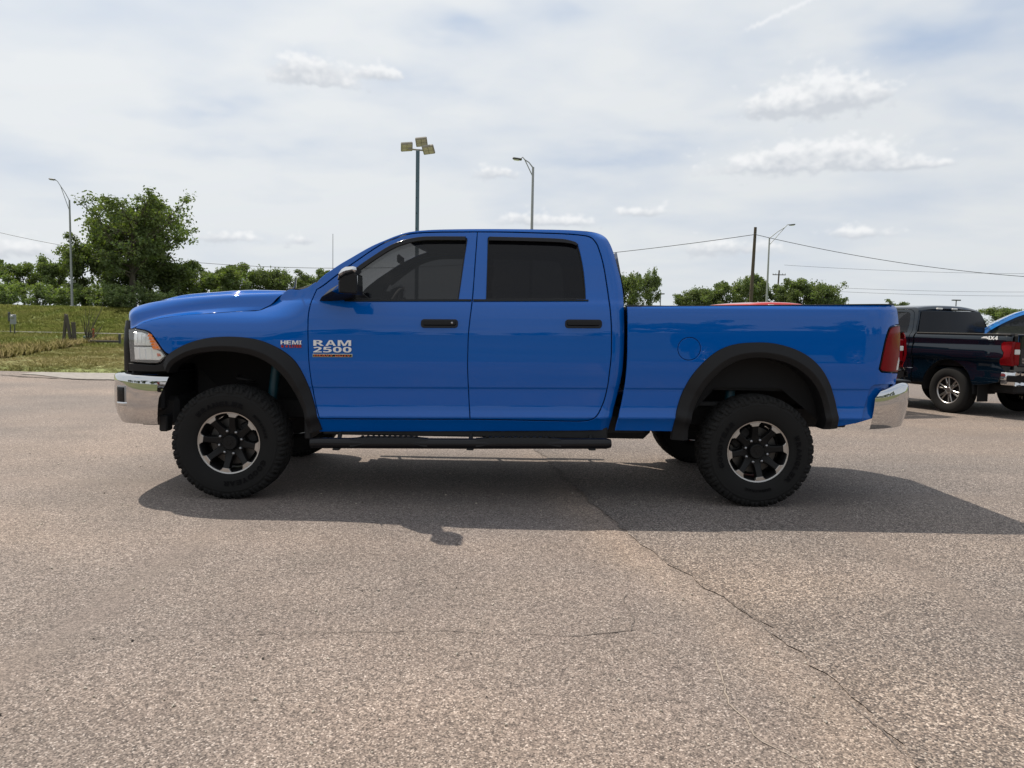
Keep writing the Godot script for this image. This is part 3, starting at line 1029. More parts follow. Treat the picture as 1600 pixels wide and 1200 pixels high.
func sheet(xs: Array, zs: Array, f: Callable) -> ArrayMesh:
	var mb := MB.new()
	mb.colored = true
	var w := xs.size()
	for z in zs:
		for x in xs:
			var r: Array = f.call(x, z)
			mb.col = r[1]
			var p: Vector3 = r[0]
			mb.add(p, Vector3.UP, Vector2(p.x, p.z))
	for j in zs.size() - 1:
		for i in w - 1:
			var a := j * w + i
			if (mb.v[a] - mb.v[a + w]).length_squared() > 1e-8 or (mb.v[a + 1] - mb.v[a + w + 1]).length_squared() > 1e-8:
				mb.quad(a, a + 1, a + w + 1, a + w)
	# slopes
	for j in range(1, zs.size() - 1):
		for i in range(1, w - 1):
			var a := j * w + i
			var g := (mb.v[a + w] - mb.v[a - w]).cross(mb.v[a + 1] - mb.v[a - 1])
			if g.y < 0:
				g = -g
			if g.length() > 1e-9:
				mb.n[a] = g.normalized()
	return mb.mesh()

# ---------------------------------------------------------------- wheels
func tyre_mesh() -> ArrayMesh:
	# radius, across; outer bead over the tread to the inner bead
	var key := [[.222, .112], [.232, .121], [.250, .130], [.285, .1405], [.320, .1435], [.345, .1415], [.365, .1365], [.382, .128], [.395, .117], [.4035, .102], [.4075, .080], [.409, .040], [.4095, 0.0]]
	var prof := []
	for i in key.size() - 1:
		var n := 2 if i < 4 else (5 if i < 9 else 7)
		for k in n:
			prof.append(Vector2(lerpf(key[i][0], key[i + 1][0], float(k) / n), lerpf(key[i][1], key[i + 1][1], float(k) / n)))
	var half := prof.duplicate()
	prof.append(Vector2(.4095, 0.0))
	for i in range(half.size() - 1, -1, -1):
		prof.append(Vector2(half[i].x, -half[i].y))
	var sides := 560
	var pitch := 34.0
	var rows := []
	for i in prof.size():
		var p: Vector2 = prof[i]
		var a: Vector2 = prof[maxi(i - 1, 0)]
		var b: Vector2 = prof[mini(i + 1, prof.size() - 1)]
		var nn := (b - a).normalized()
		nn = Vector2(-nn.y, nn.x)
		if nn.x * p.x + nn.y * p.y < 0:
			nn = -nn
		var row := PackedVector3Array()
		for k in sides:
			var th := TAU * k / sides
			var d := 0.0
			var z := p.y
			var az := absf(z)
			var sg := 1.0 if z > 0 else -1.0
			var ph := th / TAU * pitch
			if p.x > 0.352:
				if az < 0.106 and p.x > .39:
					# tread blocks: zigzag channels and cross cuts
					var zig := 0.010 * (1.0 if fposmod(ph * 1.0, 1.0) < 0.5 else -1.0)
					var ch := minf(absf(az - 0.030 + zig * sg), absf(az - 0.072 - zig * 0.8))
					var row_off := 0.0 if az < 0.03 else (0.37 if az < 0.072 else 0.12)
					var cut := absf(fposmod(ph + row_off * sg + z * 6.0, 1.0) - 0.5)
					if ch < 0.0055 or cut < 0.11:
						d = -0.011
					elif absf(fposmod(ph * 4.0 + z * 18.0, 1.0) - 0.5) < 0.10:
						d = -0.003
				else:
					# shoulder lugs, long and short by turns, wrapping on to the wall
					var f := fposmod(ph + 0.12 * sg + (az - 0.106) * 4.0, 1.0)
					var long_one := int(floor(ph + 0.12 * sg)) % 2 == 0
					var reach := 0.356 if long_one else 0.368
					if p.x > reach and f > 0.16 and f < 0.86:
						d = 0.004
						if f > 0.47 and f < 0.55:
							d = -0.004
					elif p.x > 0.385:
						d = -0.013
					else:
						d = -0.003
			elif p.x > 0.338 and p.x < 0.346:
				d = 0.0012
			elif p.x < 0.240 and p.x > 0.226:
				d = 0.002
			row.append(Vector3(cos(th) * (p.x + nn.x * d), sin(th) * (p.x + nn.x * d), p.y + nn.y * d))
		rows.append(row)
	var mb := MB.new()
	mb.grid(rows, true)
	return mb.mesh()

func wall_lettering(runs: Array) -> ArrayMesh:
	# runs: text, angle of its middle in degrees clockwise from the top, radius of the base line, letter height, reads outwards
	var st := SurfaceTool.new()
	for r in runs:
		var text: String = r[0]
		var hgt: float = r[3]
		var wid := hgt * 1.08
		var rad: float = r[2]
		var stepa := wid * 1.24 / (rad + hgt * 0.5)
		var a0 := deg_to_rad(90.0 - r[1]) + stepa * (text.length() - 1) / 2.0
		for k in text.length():
			if text[k] == " ":
				continue
			var an := a0 - stepa * k
			var m := words(text[k], ["Droid Sans"], true, Vector2(wid * (0.45 if text[k] == "I" else 1.0), hgt), 0.0050)
			var outd := Vector3(cos(an), sin(an), 0)
			var right := Vector3(sin(an), -cos(an), 0)
			var xf := Transform3D(Basis(right, outd, Vector3(0, 0, 1)), outd * rad - right * wid * 0.5 + Vector3(0, 0, 0.1418))
			for s in m.get_surface_count():
				st.append_from(m, s, xf)
	return st.commit()

var wheel_meshes := {}

func make_wheel_meshes():
	wheel_meshes.tyre = tyre_mesh()
	wheel_meshes.front_text = wall_lettering([["WRANGLER", -12.0, .268, .034], ["GOODYEAR", 150.0, .268, .034], ["DURATRAC", 62.0, .268, .018]])
	wheel_meshes.rear_text = wall_lettering([["WRANGLER", 100.0, .268, .034], ["GOODYEAR", -78.0, .268, .034], ["DURATRAC", 180.0, .268, .018]])
	# barrel and lip
	var b := MB.new()
	b.lathe([Vector2(.205, -.10), Vector2(.196, -.06), Vector2(.196, .06), Vector2(.206, .092), Vector2(.213, .096)], 64)
	b.lathe([Vector2(.205, -.10), Vector2(.222, -.112), Vector2(.228, -.116)], 64)
	wheel_meshes.barrel = b.mesh()
	var lip := MB.new()
	lip.lathe([Vector2(.212, .092), Vector2(.2125, .104), Vector2(.2145, .1065), Vector2(.222, .1065), Vector2(.2255, .1085), Vector2(.2285, .1085), Vector2(.2300, .106), Vector2(.2295, .100)], 96)
	wheel_meshes.lip = lip.mesh()
	# one machined pad and one black spoke, pointing up
	var pad := MB.new()
	pad.prism(PackedVector2Array([Vector2(-.0225, .184), Vector2(.0225, .184), Vector2(.0275, .191), Vector2(.0300, .1965), Vector2(.0440, .2085), Vector2(.0300, .2112), Vector2(.0150, .2130), Vector2(0, .2137), Vector2(-.0150, .2130), Vector2(-.0300, .2112), Vector2(-.0440, .2085), Vector2(-.0300, .1965), Vector2(-.0275, .191)]), .078, .1062, .0022)
	wheel_meshes.pad = pad.mesh()
	var sp := MB.new()
	var rows := []
	for t in [[.060, .036, .066], [.085, .0330, .070], [.105, .0250, .075], [.130, .0225, .0835], [.155, .0215, .0945], [.1845, .0225, .1050]]:
		var y: float = t[0]
		var w: float = t[1]
		var z: float = t[2]
		rows.append(PackedVector3Array([Vector3(-w - .004, y, z - .045), Vector3(-w - .001, y, z - .004), Vector3(-w + .003, y, z), Vector3(-w * .5, y, z - .0005), Vector3(w * .5, y, z - .0005), Vector3(w - .003, y, z), Vector3(w + .001, y, z - .004), Vector3(w + .004, y, z - .045)]))
	sp.grid(rows)
	wheel_meshes.spoke = sp.mesh()
	var hub := MB.new()
	hub.lathe([Vector2(.0, .060), Vector2(.062, .060), Vector2(.099, .0615), Vector2(.104, .058), Vector2(.104, .03)], 64)
	wheel_meshes.hub = hub.mesh()
	var cap := MB.new()
	cap.lathe([Vector2(.058, .058), Vector2(.058, .072), Vector2(.055, .088), Vector2(.050, .096), Vector2(.046, .0975), Vector2(.044, .0950), Vector2(.020, .0965), Vector2(.0, .097)], 48)
	# a raised plain crest on the cap
	cap.prism(PackedVector2Array([Vector2(-.026, .010), Vector2(-.014, .018), Vector2(0, .012), Vector2(.014, .018), Vector2(.026, .010), Vector2(.018, -.002), Vector2(.010, -.006), Vector2(.006, -.020), Vector2(-.006, -.020), Vector2(-.010, -.006), Vector2(-.018, -.002)]), .095, .0995, .001)
	wheel_meshes.cap = cap.mesh()
	var nut := MB.new()
	nut.lathe([Vector2(.0125, .0), Vector2(.0125, .016), Vector2(.0105, .022), Vector2(.006, .0255), Vector2(.0, .0265)], 10)
	wheel_meshes.nut = nut.mesh()
	var disc := MB.new()
	disc.lathe([Vector2(.08, .0), Vector2(.168, .0), Vector2(.170, -.003), Vector2(.170, -.028), Vector2(.08, -.03)], 64)
	wheel_meshes.disc = disc.mesh()
	var shield := MB.new()
	shield.lathe([Vector2(.03, -.05), Vector2(.188, -.05), Vector2(.192, -.035)], 48)
	wheel_meshes.shield = shield.mesh()
	var cal := MB.new()
	cal.box(Vector3(.135, 0, -.012), Vector3(.075, .17, .075), .012)
	wheel_meshes.caliper = cal.mesh()

func blue_wheel(at: Vector3, turn: float, spin: float, front: bool):
	var w := holder("wheel", truck, at)
	w.rotation.y = turn
	part("tyre", wheel_meshes.tyre, M.rubber, w)
	part("tyre_lettering", wheel_meshes.front_text if front else wheel_meshes.rear_text, M.letter, w)
	part("rim_barrel", wheel_meshes.barrel, M.wheel_black, w)
	part("rim_lip", wheel_meshes.lip, M.alu, w)
	part("hub", wheel_meshes.hub, M.wheel_black, w)
	part("hub_cap", wheel_meshes.cap, M.wheel_black, w)
	part("brake_disc", wheel_meshes.disc, M.disc, w)
	part("dust_shield", wheel_meshes.shield, M.dark, w)
	part("brake_caliper", wheel_meshes.caliper, M.under, w).rotation.z = 0.5 if front else 2.4
	for k in 8:
		var a := spin - TAU * k / 8.0
		part("spoke", wheel_meshes.spoke, M.wheel_black, w).rotation.z = a
		part("spoke_end", wheel_meshes.pad, M.alu, w).rotation.z = a
		var n := part("lug_nut", wheel_meshes.nut, M.steel, w)
		var na := a + PI / 8.0
		n.position = Vector3(-sin(na) * .0825, cos(na) * .0825, .060)

# ---------------------------------------------------------------- the blue pickup
func on_side(poly: Array, mode: int, side: float, off: float, m: Material, called: String, parent: Node3D, smoothed := true, deep := 0.018, dx := 0.08, dy := 0.03) -> MeshInstance3D:
	var mb := MB.new()
	panel(mb, smooth(poly) if smoothed else PackedVector2Array(poly), [], mode, side, off, dx, dy, 0.0, deep)
	return part(called, mb.mesh(), m, parent)

# arched flare: outer and inner edge curves, two facets and a return into the wheel house
func flare(outer: Array, inner: Array, mode: int, side: float, out_by: float) -> ArrayMesh:
	var n := 72
	var a := resampled(smooth(outer, false), n)
	var b := resampled(smooth(inner, false), n)
	var rows := []
	for i in n:
		var p := a[i]
		var q := b[i]
		var row := PackedVector3Array()
		var zb := S(mode, p.x, p.y)
		var zm: float = maxf(S(mode, lerpf(p.x, q.x, .5), lerpf(p.y, q.y, .5)), .955) + out_by
		var zo := maxf(zb, .93)
		for s in [[0.0, zo - .012], [0.0, zo + .004], [0.02, zo + .009], [0.05, lerpf(zo, zm, .35)], [0.60, zm - .002], [0.64, zm], [0.68, zm - .003], [0.97, zm - .016], [1.0, zm - .022], [1.0, zm - .06], [1.02, zm - .16]]:
			var x := lerpf(p.x, q.x, s[0])
			var y := lerpf(p.y, q.y, s[0])
			row.append(Vector3(x, y + RK * x, side * s[1]))
		rows.append(row)
	var mb := MB.new()
	mb.grid(rows)
	return mb.mesh()

# dark lining of a wheel house behind the flare
func liner(inner: Array, side: float, depth: float, foot: float) -> ArrayMesh:
	var b := resampled(smooth(inner, false), 40)
	var c := Vector2.ZERO
	for p in b:
		c += p / b.size()
	var rows := []
	for z in [[.985, 0.03], [.93, 0.05], [.80, 0.07], [depth, 0.07]]:
		var row := PackedVector3Array()
		for p in b:
			var o: Vector2 = (p - Vector2(c.x, .35)).normalized() * z[1]
			row.append(Vector3(p.x + o.x, p.y + o.y + RK * p.x, side * z[0]))
		rows.append(row)
	# back wall, down to the frame
	var back := PackedVector3Array()
	for p in b:
		back.append(Vector3(lerpf(p.x, c.x, .5), foot, side * depth))
	rows.append(back)
	var mb := MB.new()
	mb.grid(rows)
	return mb.mesh()

func knots(k: Array, t: float) -> Vector3:
	# k: t, x, q, z
	var ts := []
	var xs := []
	var qs := []
	var zs := []
	for r in k:
		ts.append(r[0])
		xs.append(r[1])
		qs.append(r[2])
		zs.append(r[3])
	var x := pchip(ts, xs, t)
	return Vector3(x, pchip(ts, qs, t) + RK * x, pchip(ts, zs, t))

func build_blue_pickup():
	make_wheel_meshes()
	truck = thing("pickup_truck", "lifted bright blue crew cab pickup parked broadside with black fender flares", "pickup truck", Vector3(-2.02144, 0, -6.29644), deg_to_rad(0.8263))
	var cab_lower := smooth(P_CABSIDE)
	var door_f := smooth(P_DOOR_F)
	var door_r := smooth(P_DOOR_R)
	var win_f := smooth(P_WIN_F)
	var win_r := smooth(P_WIN_R)
	var region: Array = Geometry2D.clip_polygons(ccw(cab_lower), Geometry2D.offset_polygon(ccw(door_f), 0.0045)[0])
	var region2 := []
	for r in region:
		region2.append_array(Geometry2D.clip_polygons(r, Geometry2D.offset_polygon(ccw(door_r), 0.0045)[0]))
	var fuel := PackedVector2Array()
	for k in 32:
		fuel.append(Vector2(3.259, 1.091) + Vector2.from_angle(TAU * k / 32) * Vector2(.083, .083))
	for side in [1.0, -1.0]:
		# cab frame round the doors
		var mb := MB.new()
		for r in region2:
			if not Geometry2D.is_polygon_clockwise(r) and absf(area(r)) > 0.003:
				panel(mb, r, [], 0, side, 0.0, 0.06, 0.015, 0.0)
		part("cab_side", mb.mesh(), M.paint, truck)
		# black inner skin that shows in the shut lines
		mb = MB.new()
		panel(mb, Geometry2D.offset_polygon(ccw(cab_lower), -0.012)[0], [Geometry2D.offset_polygon(ccw(win_f), 0.006)[0], Geometry2D.offset_polygon(ccw(win_r), 0.006)[0]], 0, side, 0.024, 0.10, 0.05, 0.0, 0.05)
		part("inner_skin", mb.mesh(), M.dark, truck)
		# doors
		for d in [[door_f, win_f, P_HANDLE_F, true], [door_r, win_r, P_HANDLE_R, false]]:
			mb = MB.new()
			panel(mb, d[0], [d[1]], 0, side, 0.0, 0.10, 0.012, 0.0025)
			var door := part("door", mb.mesh(), M.paint, truck)
			mb = MB.new()
			panel(mb, Geometry2D.offset_polygon(ccw(d[1]), 0.004)[0], [], 0, side, 0.014, 0.12, 0.03, 0.0, 0.004)
			part("window", mb.mesh(), M.tint if d[3] else M.dark_tint, door)
			# rubber round the pane
			mb = MB.new()
			panel(mb, Geometry2D.offset_polygon(ccw(d[1]), 0.002)[0], [Geometry2D.offset_polygon(ccw(d[1]), -0.009)[0]], 0, side, 0.006, 0.1, 0.03, 0.0, 0.012)
			part("window_seal", mb.mesh(), M.gloss_black, door)
			# strip along the foot of the pane
			var x0: float = .815 if d[3] else 1.722
			var x1: float = 1.708 if d[3] else 2.540
			on_side([Vector2(x0, 1.412 if d[3] else 1.417), Vector2(x1, 1.418 if d[3] else 1.424), Vector2(x1, 1.434 if d[3] else 1.436), Vector2(x0, 1.428 if d[3] else 1.434)], 0, side, -0.007, M.plastic, "belt_strip", door, false, 0.012)
			# smoked rain deflector over the pane
			var top := []
			var low := []
			var wf: PackedVector2Array = ccw(d[1])
			for p in wf:
				pass
			if d[3]:
				top = [Vector2(.862, 1.640), Vector2(1.003, 1.746), Vector2(1.118, 1.822), Vector2(1.203, 1.858), Vector2(1.290, 1.879), Vector2(1.375, 1.888), Vector2(1.655, 1.890)]
				low = [Vector2(1.655, 1.860), Vector2(1.385, 1.858), Vector2(1.300, 1.849), Vector2(1.218, 1.828), Vector2(1.133, 1.792), Vector2(1.020, 1.718), Vector2(.880, 1.612)]
			else:
				top = [Vector2(1.822, 1.890), Vector2(2.134, 1.884), Vector2(2.353, 1.876), Vector2(2.441, 1.857), Vector2(2.470, 1.836)]
				low = [Vector2(2.455, 1.826), Vector2(2.425, 1.838), Vector2(2.345, 1.848), Vector2(2.134, 1.855), Vector2(1.822, 1.860)]
			on_side(top + low, 0, side, -0.022, M.gloss_black, "rain_deflector", door, true, 0.03, 0.06, 0.02)
			# handle in its cup
			var ha: Vector2 = d[2][0]
			var hb: Vector2 = d[2][1]
			var hc := (ha + hb) / 2
			mb = MB.new()
			panel(mb, rounded_rect(hc, Vector2(.262, .062), .022), [], 0, side, -0.004, 0.05, 0.02, 0.0, 0.01)
			part("handle_cup", mb.mesh(), M.gloss_black, door)
			mb = MB.new()
			panel(mb, rounded_rect(hc + Vector2(0, .006), Vector2(.232, .032), .012), [], 0, side, -0.030, 0.05, 0.02, 0.0, 0.02)
			part("door_handle", mb.mesh(), M.plastic, door)
			if d[3] and side > 0:
				mb = MB.new()
				mb.lathe([Vector2(.008, .0), Vector2(.008, .003), Vector2(.0, .004)], 16, pt(0, 1.578, 1.265, -0.030, 1.0))
				part("keyhole", mb.mesh(), M.steel, door)
		# lower sill shadow strip
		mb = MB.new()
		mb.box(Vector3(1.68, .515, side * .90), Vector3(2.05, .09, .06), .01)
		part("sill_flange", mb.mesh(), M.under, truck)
		# front wing
		mb = MB.new()
		panel(mb, smooth(P_FENDER), [], 0, side, 0.0, 0.05, 0.012, 0.0025)
		part("fender", mb.mesh(), M.paint, truck)
		mb = MB.new()
		panel(mb, Geometry2D.offset_polygon(ccw(smooth(P_FENDER)), 0.006)[0], [], 0, side, 0.03, 0.1, 0.05, 0.0, 0.01)
		part("inner_wing", mb.mesh(), M.dark, truck)
		# flares and linings
		part("fender_flare", flare(P_FLARE_F_OUT, P_FLARE_F_IN, 0, side, 0.040), M.plastic, truck)
		part("fender_flare", flare(P_FLARE_R_OUT, P_FLARE_R_IN, 1, side, 0.040), M.plastic, truck)
		part("wheel_liner", liner(P_FLARE_F_IN, side, .44, .62), M.dark, truck)
		part("wheel_liner", liner(P_FLARE_R_IN, side, .785, .85), M.dark, truck)
		# pickup box
		mb = MB.new()
		panel(mb, smooth(P_BED), [fuel], 1, side, 0.0, 0.10, 0.012, 0.001)
		var bed := part("bed_side", mb.mesh(), M.paint, truck)
		mb = MB.new()
		var disc := PackedVector2Array()
		for p in fuel:
			disc.append(Vector2(3.259, 1.091) + (p - Vector2(3.259, 1.091)) * .955)
		panel(mb, disc, [], 1, side, 0.001, 0.05, 0.03, 0.0)
		part("fuel_door", mb.mesh(), M.paint, bed)
		mb = MB.new()
		panel(mb, PackedVector2Array([Vector2(3.15, .98), Vector2(3.37, .98), Vector2(3.37, 1.2), Vector2(3.15, 1.2)]), [], 1, side, 0.02, 0.1, 0.05, 0.0, 0.01)
		part("fuel_pocket", mb.mesh(), M.dark, bed)
		# panel under the tail lamp, set in behind the bumper
		mb = MB.new()
		panel(mb, PackedVector2Array([Vector2(4.49, .555), Vector2(4.62, .60), Vector2(4.80, .62), Vector2(4.84, .90), Vector2(4.60, .90), Vector2(4.54, .80)]), [], 1, side, 0.022, 0.05, 0.03, 0.0, 0.01)
		part("bed_corner", mb.mesh(), M.paint, bed)
		# rail cap
		mb = MB.new()
		var cap := []
		for k in 24:
			var x := lerpf(2.815, 4.772, k / 23.0)
			var q := lerpf(1.386, 1.413, k / 23.0) + RK * x
			var zo: float = S(1, x, 1.40) - .001
			cap.append(PackedVector3Array([Vector3(x, q - .001, side * (zo + .003)), Vector3(x, q + .004, side * (zo + .003)), Vector3(x, q + .006, side * (zo - .003)), Vector3(x, q + .006, side * (zo - .06)), Vector3(x, q - .004, side * (zo - .064))]))
		mb.grid(cap)
		part("rail_cap", mb.mesh(), M.plastic, bed)
		mb = MB.new()
		mb.box(Vector3(3.79, 1.14, side * .765), Vector3(1.94, .54, .03), .005)
		mb.box(Vector3(3.74, 1.425, side * .86), Vector3(1.82, .03, .12), .005)
		part("bed_inner_wall", mb.mesh(), M.plastic, bed)
		# tail lamp
		mb = MB.new()
		var tl := Geometry2D.offset_polygon(ccw(smooth(P_TAILLIGHT)), -0.006)[0]
		panel(mb, tl, [], 1, side, -0.006, 0.02, 0.03, 0.0, 0.06)
		var lamp := part("taillight", mb.mesh(), M.red_lens, truck)
		mb = MB.new()
		panel(mb, smooth(P_TAILLIGHT), [], 1, side, 0.002, 0.03, 0.05, 0.0, 0.06)
		part("lamp_surround", mb.mesh(), M.gloss_black, lamp)
		mb = MB.new()
		panel(mb, smooth([Vector2(4.806, .938), Vector2(4.836, .938), Vector2(4.848, 1.01), Vector2(4.835, 1.035), Vector2(4.815, .98)]), [], 1, side, -0.0085, 0.02, 0.03, 0.0, 0.003)
		part("reversing_lens", mb.mesh(), M.white_lens, lamp)
		# headlamp: bright bowl, amber side light, clear cover
		mb = MB.new()
		panel(mb, Geometry2D.offset_polygon(ccw(smooth(P_HEADLIGHT)), 0.006)[0], [], 0, side, 0.012, 0.03, 0.04, 0.0, 0.05)
		var head := part("headlight", mb.mesh(), M.gloss_black, truck)
		mb = MB.new()
		var hs := [Vector2(-.690, 1.190), Vector2(-.625, 1.188), Vector2(-.585, 1.176), Vector2(-.512, 1.100), Vector2(-.545, 1.094), Vector2(-.690, 1.094)]
		panel(mb, PackedVector2Array(hs), [], 0, side, 0.006, 0.02, 0.02, 0.0, 0.01)
		for k in 4:
			var xk := -.68 + k * .035
			panel(mb, PackedVector2Array([Vector2(xk, 1.105), Vector2(xk + .022, 1.105), Vector2(xk + .026, 1.178), Vector2(xk + .004, 1.178)]), [], 0, side, 0.001, 0.02, 0.02, 0.0, 0.006)
		part("reflector", mb.mesh(), M.reflector, head)
		mb = MB.new()
		panel(mb, PackedVector2Array([Vector2(-.690, 1.084), Vector2(-.540, 1.084), Vector2(-.470, 1.05), Vector2(-.448, 1.020), Vector2(-.485, .992), Vector2(-.685, .992)]), [], 0, side, 0.006, 0.02, 0.02, 0.0, 0.01)
		for k in 3:
			var xq := -.665 + k * .05
			panel(mb, PackedVector2Array([Vector2(xq, 1.0), Vector2(xq + .03, 1.0), Vector2(xq + .022, 1.075), Vector2(xq, 1.075)]), [], 0, side, 0.001, 0.02, 0.02, 0.0, 0.006)
		part("reflector", mb.mesh(), M.reflector, head)
		mb = MB.new()
		panel(mb, PackedVector2Array(P_AMBER), [], 0, side, -0.001, 0.02, 0.02, 0.0, 0.01)
		for k in 5:
			var f := (k + .5) / 5.0
			var ax := lerpf(-.572, -.528, f)
			var ay := lerpf(1.178, 1.075, f)
			panel(mb, PackedVector2Array([Vector2(ax - .004, ay - .009), Vector2(ax + .035 + .02 * f, ay - .009), Vector2(ax + .030 + .02 * f, ay + .006), Vector2(ax + .004, ay + .006)]), [], 0, side, -0.004, 0.02, 0.02, 0.0, 0.006)
		part("turn_signal", mb.mesh(), M.amber, head)
		on_side([Vector2(-.500, 1.040), Vector2(-.478, 1.040), Vector2(-.470, 1.022), Vector2(-.495, 1.018)], 0, side, -0.001, M.orange_red, "side_marker", head, false)
		mb = MB.new()
		panel(mb, smooth(P_HEADLIGHT), [], 0, side, -0.004, 0.03, 0.03, 0.002, 0.012)
		part("headlight_lens", mb.mesh(), M.lens, head)
		on_side(P_HEAD_TRIM, 0, side, -0.010, M.plastic, "headlight_trim", truck, true, 0.05)
		# running board: tube, step pads, brackets
		var zb: float = side * 1.045
		mb = MB.new()
		mb.tube([Vector3(.60, .425, zb), Vector3(.66, .428, zb), Vector3(1.7, .441, zb), Vector3(2.68, .458, zb), Vector3(2.712, .459, zb - side * .004)], [.037, .038, .038, .038, .030], 20)
		var board := part("running_board", mb.mesh(), M.gloss_black, truck)
		for px in [[.88, 1.42], [1.76, 2.36]]:
			mb = MB.new()
			var pr := []
			for k in 25:
				var x := lerpf(px[0], px[1], k / 24.0)
				var e := smoothstep(0.0, 0.22, minf(k, 24 - k) / 24.0)
				var y := .425 + (x - .6) * .0163
				pr.append(PackedVector3Array([Vector3(x, y + .010 + .022 * e - .03, zb + side * .039), Vector3(x, y + .030 + .012 * e, zb + side * .030), Vector3(x, y + .036 + .012 * e, zb), Vector3(x, y + .034 + .012 * e, zb - side * .04), Vector3(x, y, zb - side * .05)]))
			mb.grid(pr)
			part("step_pad", mb.mesh(), M.plastic, board)
			mb = MB.new()
			for k in 11:
				var x := lerpf(px[0] + .08, px[1] - .08, k / 10.0)
				mb.box(Vector3(x, .425 + (x - .6) * .0163 + .049, zb - side * .004), Vector3(.018, .008, .055), .003)
			part("tread_ribs", mb.mesh(), M.rubber, board).set_meta("kind", "stuff")
		for x in [.78, 1.72, 2.58]:
			mb = MB.new()
			mb.tube([Vector3(x, .40 + (x - .6) * .0163, zb), Vector3(x, .43 + (x - .6) * .0163, side * .96), Vector3(x, .56, side * .86)], [.016], 8)
			mb.box(Vector3(x, .385 + (x - .6) * .0163, zb), Vector3(.05, .014, .05), .004)
			part("bracket", mb.mesh(), M.under, board)
		side_mirror(side)
	# badges on the near side, and mirrored in place on the far one
	for side in [1.0, -1.0]:
		badge("badge", "RAM", 0.600, 1.098, Vector2(.277, .040), side, M.badge)
		badge("badge", "2500", 0.600, 1.052, Vector2(.277, .039), side, M.badge)
		plate("badge", "HEAVY DUTY", Rect2(0.598, 1.019, .281, .025), side)
		badge("badge", "HEMI", 0.374, 1.108, Vector2(.150, .027), side, M.badge)
		badge("badge", "6.4 LITER", 0.378, 1.086, Vector2(.146, .018), side, M.badge_red)
	blue_hood_and_roof()
	blue_ends()
	blue_inside()
	for s in [[0.0, true], [3.785, false]]:
		blue_wheel(Vector3(s[0], .405, .866), 0.0, deg_to_rad(-7.5 if s[1] else 7.5), s[1])
		blue_wheel(Vector3(s[0], .405, -.866), PI, deg_to_rad(11.0), s[1])

func area(p: PackedVector2Array) -> float:
	var a := 0.0
	for i in p.size():
		a += p[i].cross(p[(i + 1) % p.size()])
	return a / 2

func badge(called: String, text: String, x: float, q: float, size: Vector2, side: float, m: Material):
	# letters set out evenly, each as wide as the row allows
	var st := SurfaceTool.new()
	var n := text.length()
	var pitch := size.x / n
	var total := 0.0
	for k in n:
		total += 1.28 if text[k] in ["M", "W"] else (0.5 if text[k] in ["I", ".", " "] else 1.0)
	var at_x := 0.0
	for k in n:
		pitch = size.x / total * (1.28 if text[k] in ["M", "W"] else (0.5 if text[k] in ["I", ".", " "] else 1.0))
		at_x += pitch
		if text[k] == " " or text[k] == ".":
			continue
		var w := pitch * 0.86
		var l := words(text[k], ["Droid Sans"], true, Vector2(w, size.y), 0.008)
		for s in l.get_surface_count():
			st.append_from(l, s, Transform3D(Basis(), Vector3(at_x - pitch + (pitch - w) / 2, 0, 0)))
	var o := part(called, st.commit(), m, truck)
	var at := pt(0, x + size.x / 2, q + size.y / 2, 0.0005, side)
	if side > 0:
		o.transform = Transform3D(Basis(Vector3(1, RK, 0), Vector3(0, 1, 0), Vector3(0, 0, 1)), at - Vector3(size.x / 2, size.y / 2, 0))
	else:
		o.transform = Transform3D(Basis(Vector3(-1, 0, 0), Vector3(0, 1, 0), Vector3(0, 0, -1)), at + Vector3(size.x / 2, -size.y / 2, 0))

func plate(called: String, text: String, r: Rect2, side: float):
	var mb := MB.new()
	panel(mb, rounded_rect(r.get_center(), r.size, .004), [], 0, side, -0.004, 0.1, 0.02, 0.0, 0.005)
	var o := part(called, mb.mesh(), M.chrome, truck)
	mb = MB.new()
	panel(mb, rounded_rect(r.get_center(), r.size - Vector2(.010, .008), .003), [], 0, side, -0.0055, 0.1, 0.02, 0.0, 0.002)
	part("plate_face", mb.mesh(), M.gloss_black, o)
	var size := Vector2(r.size.x * .90, r.size.y * .52)
	var l := part("plate_lettering", words(text, ["Droid Sans"], true, size, 0.002), M.orange_red, o)
	var at := pt(0, r.get_center().x, r.get_center().y, -0.006, side)
	l.transform = Transform3D(Basis(Vector3(side, 0, 0), Vector3(0, 1, 0), Vector3(0, 0, side)), at - Vector3(side * size.x / 2, size.y / 2, 0))

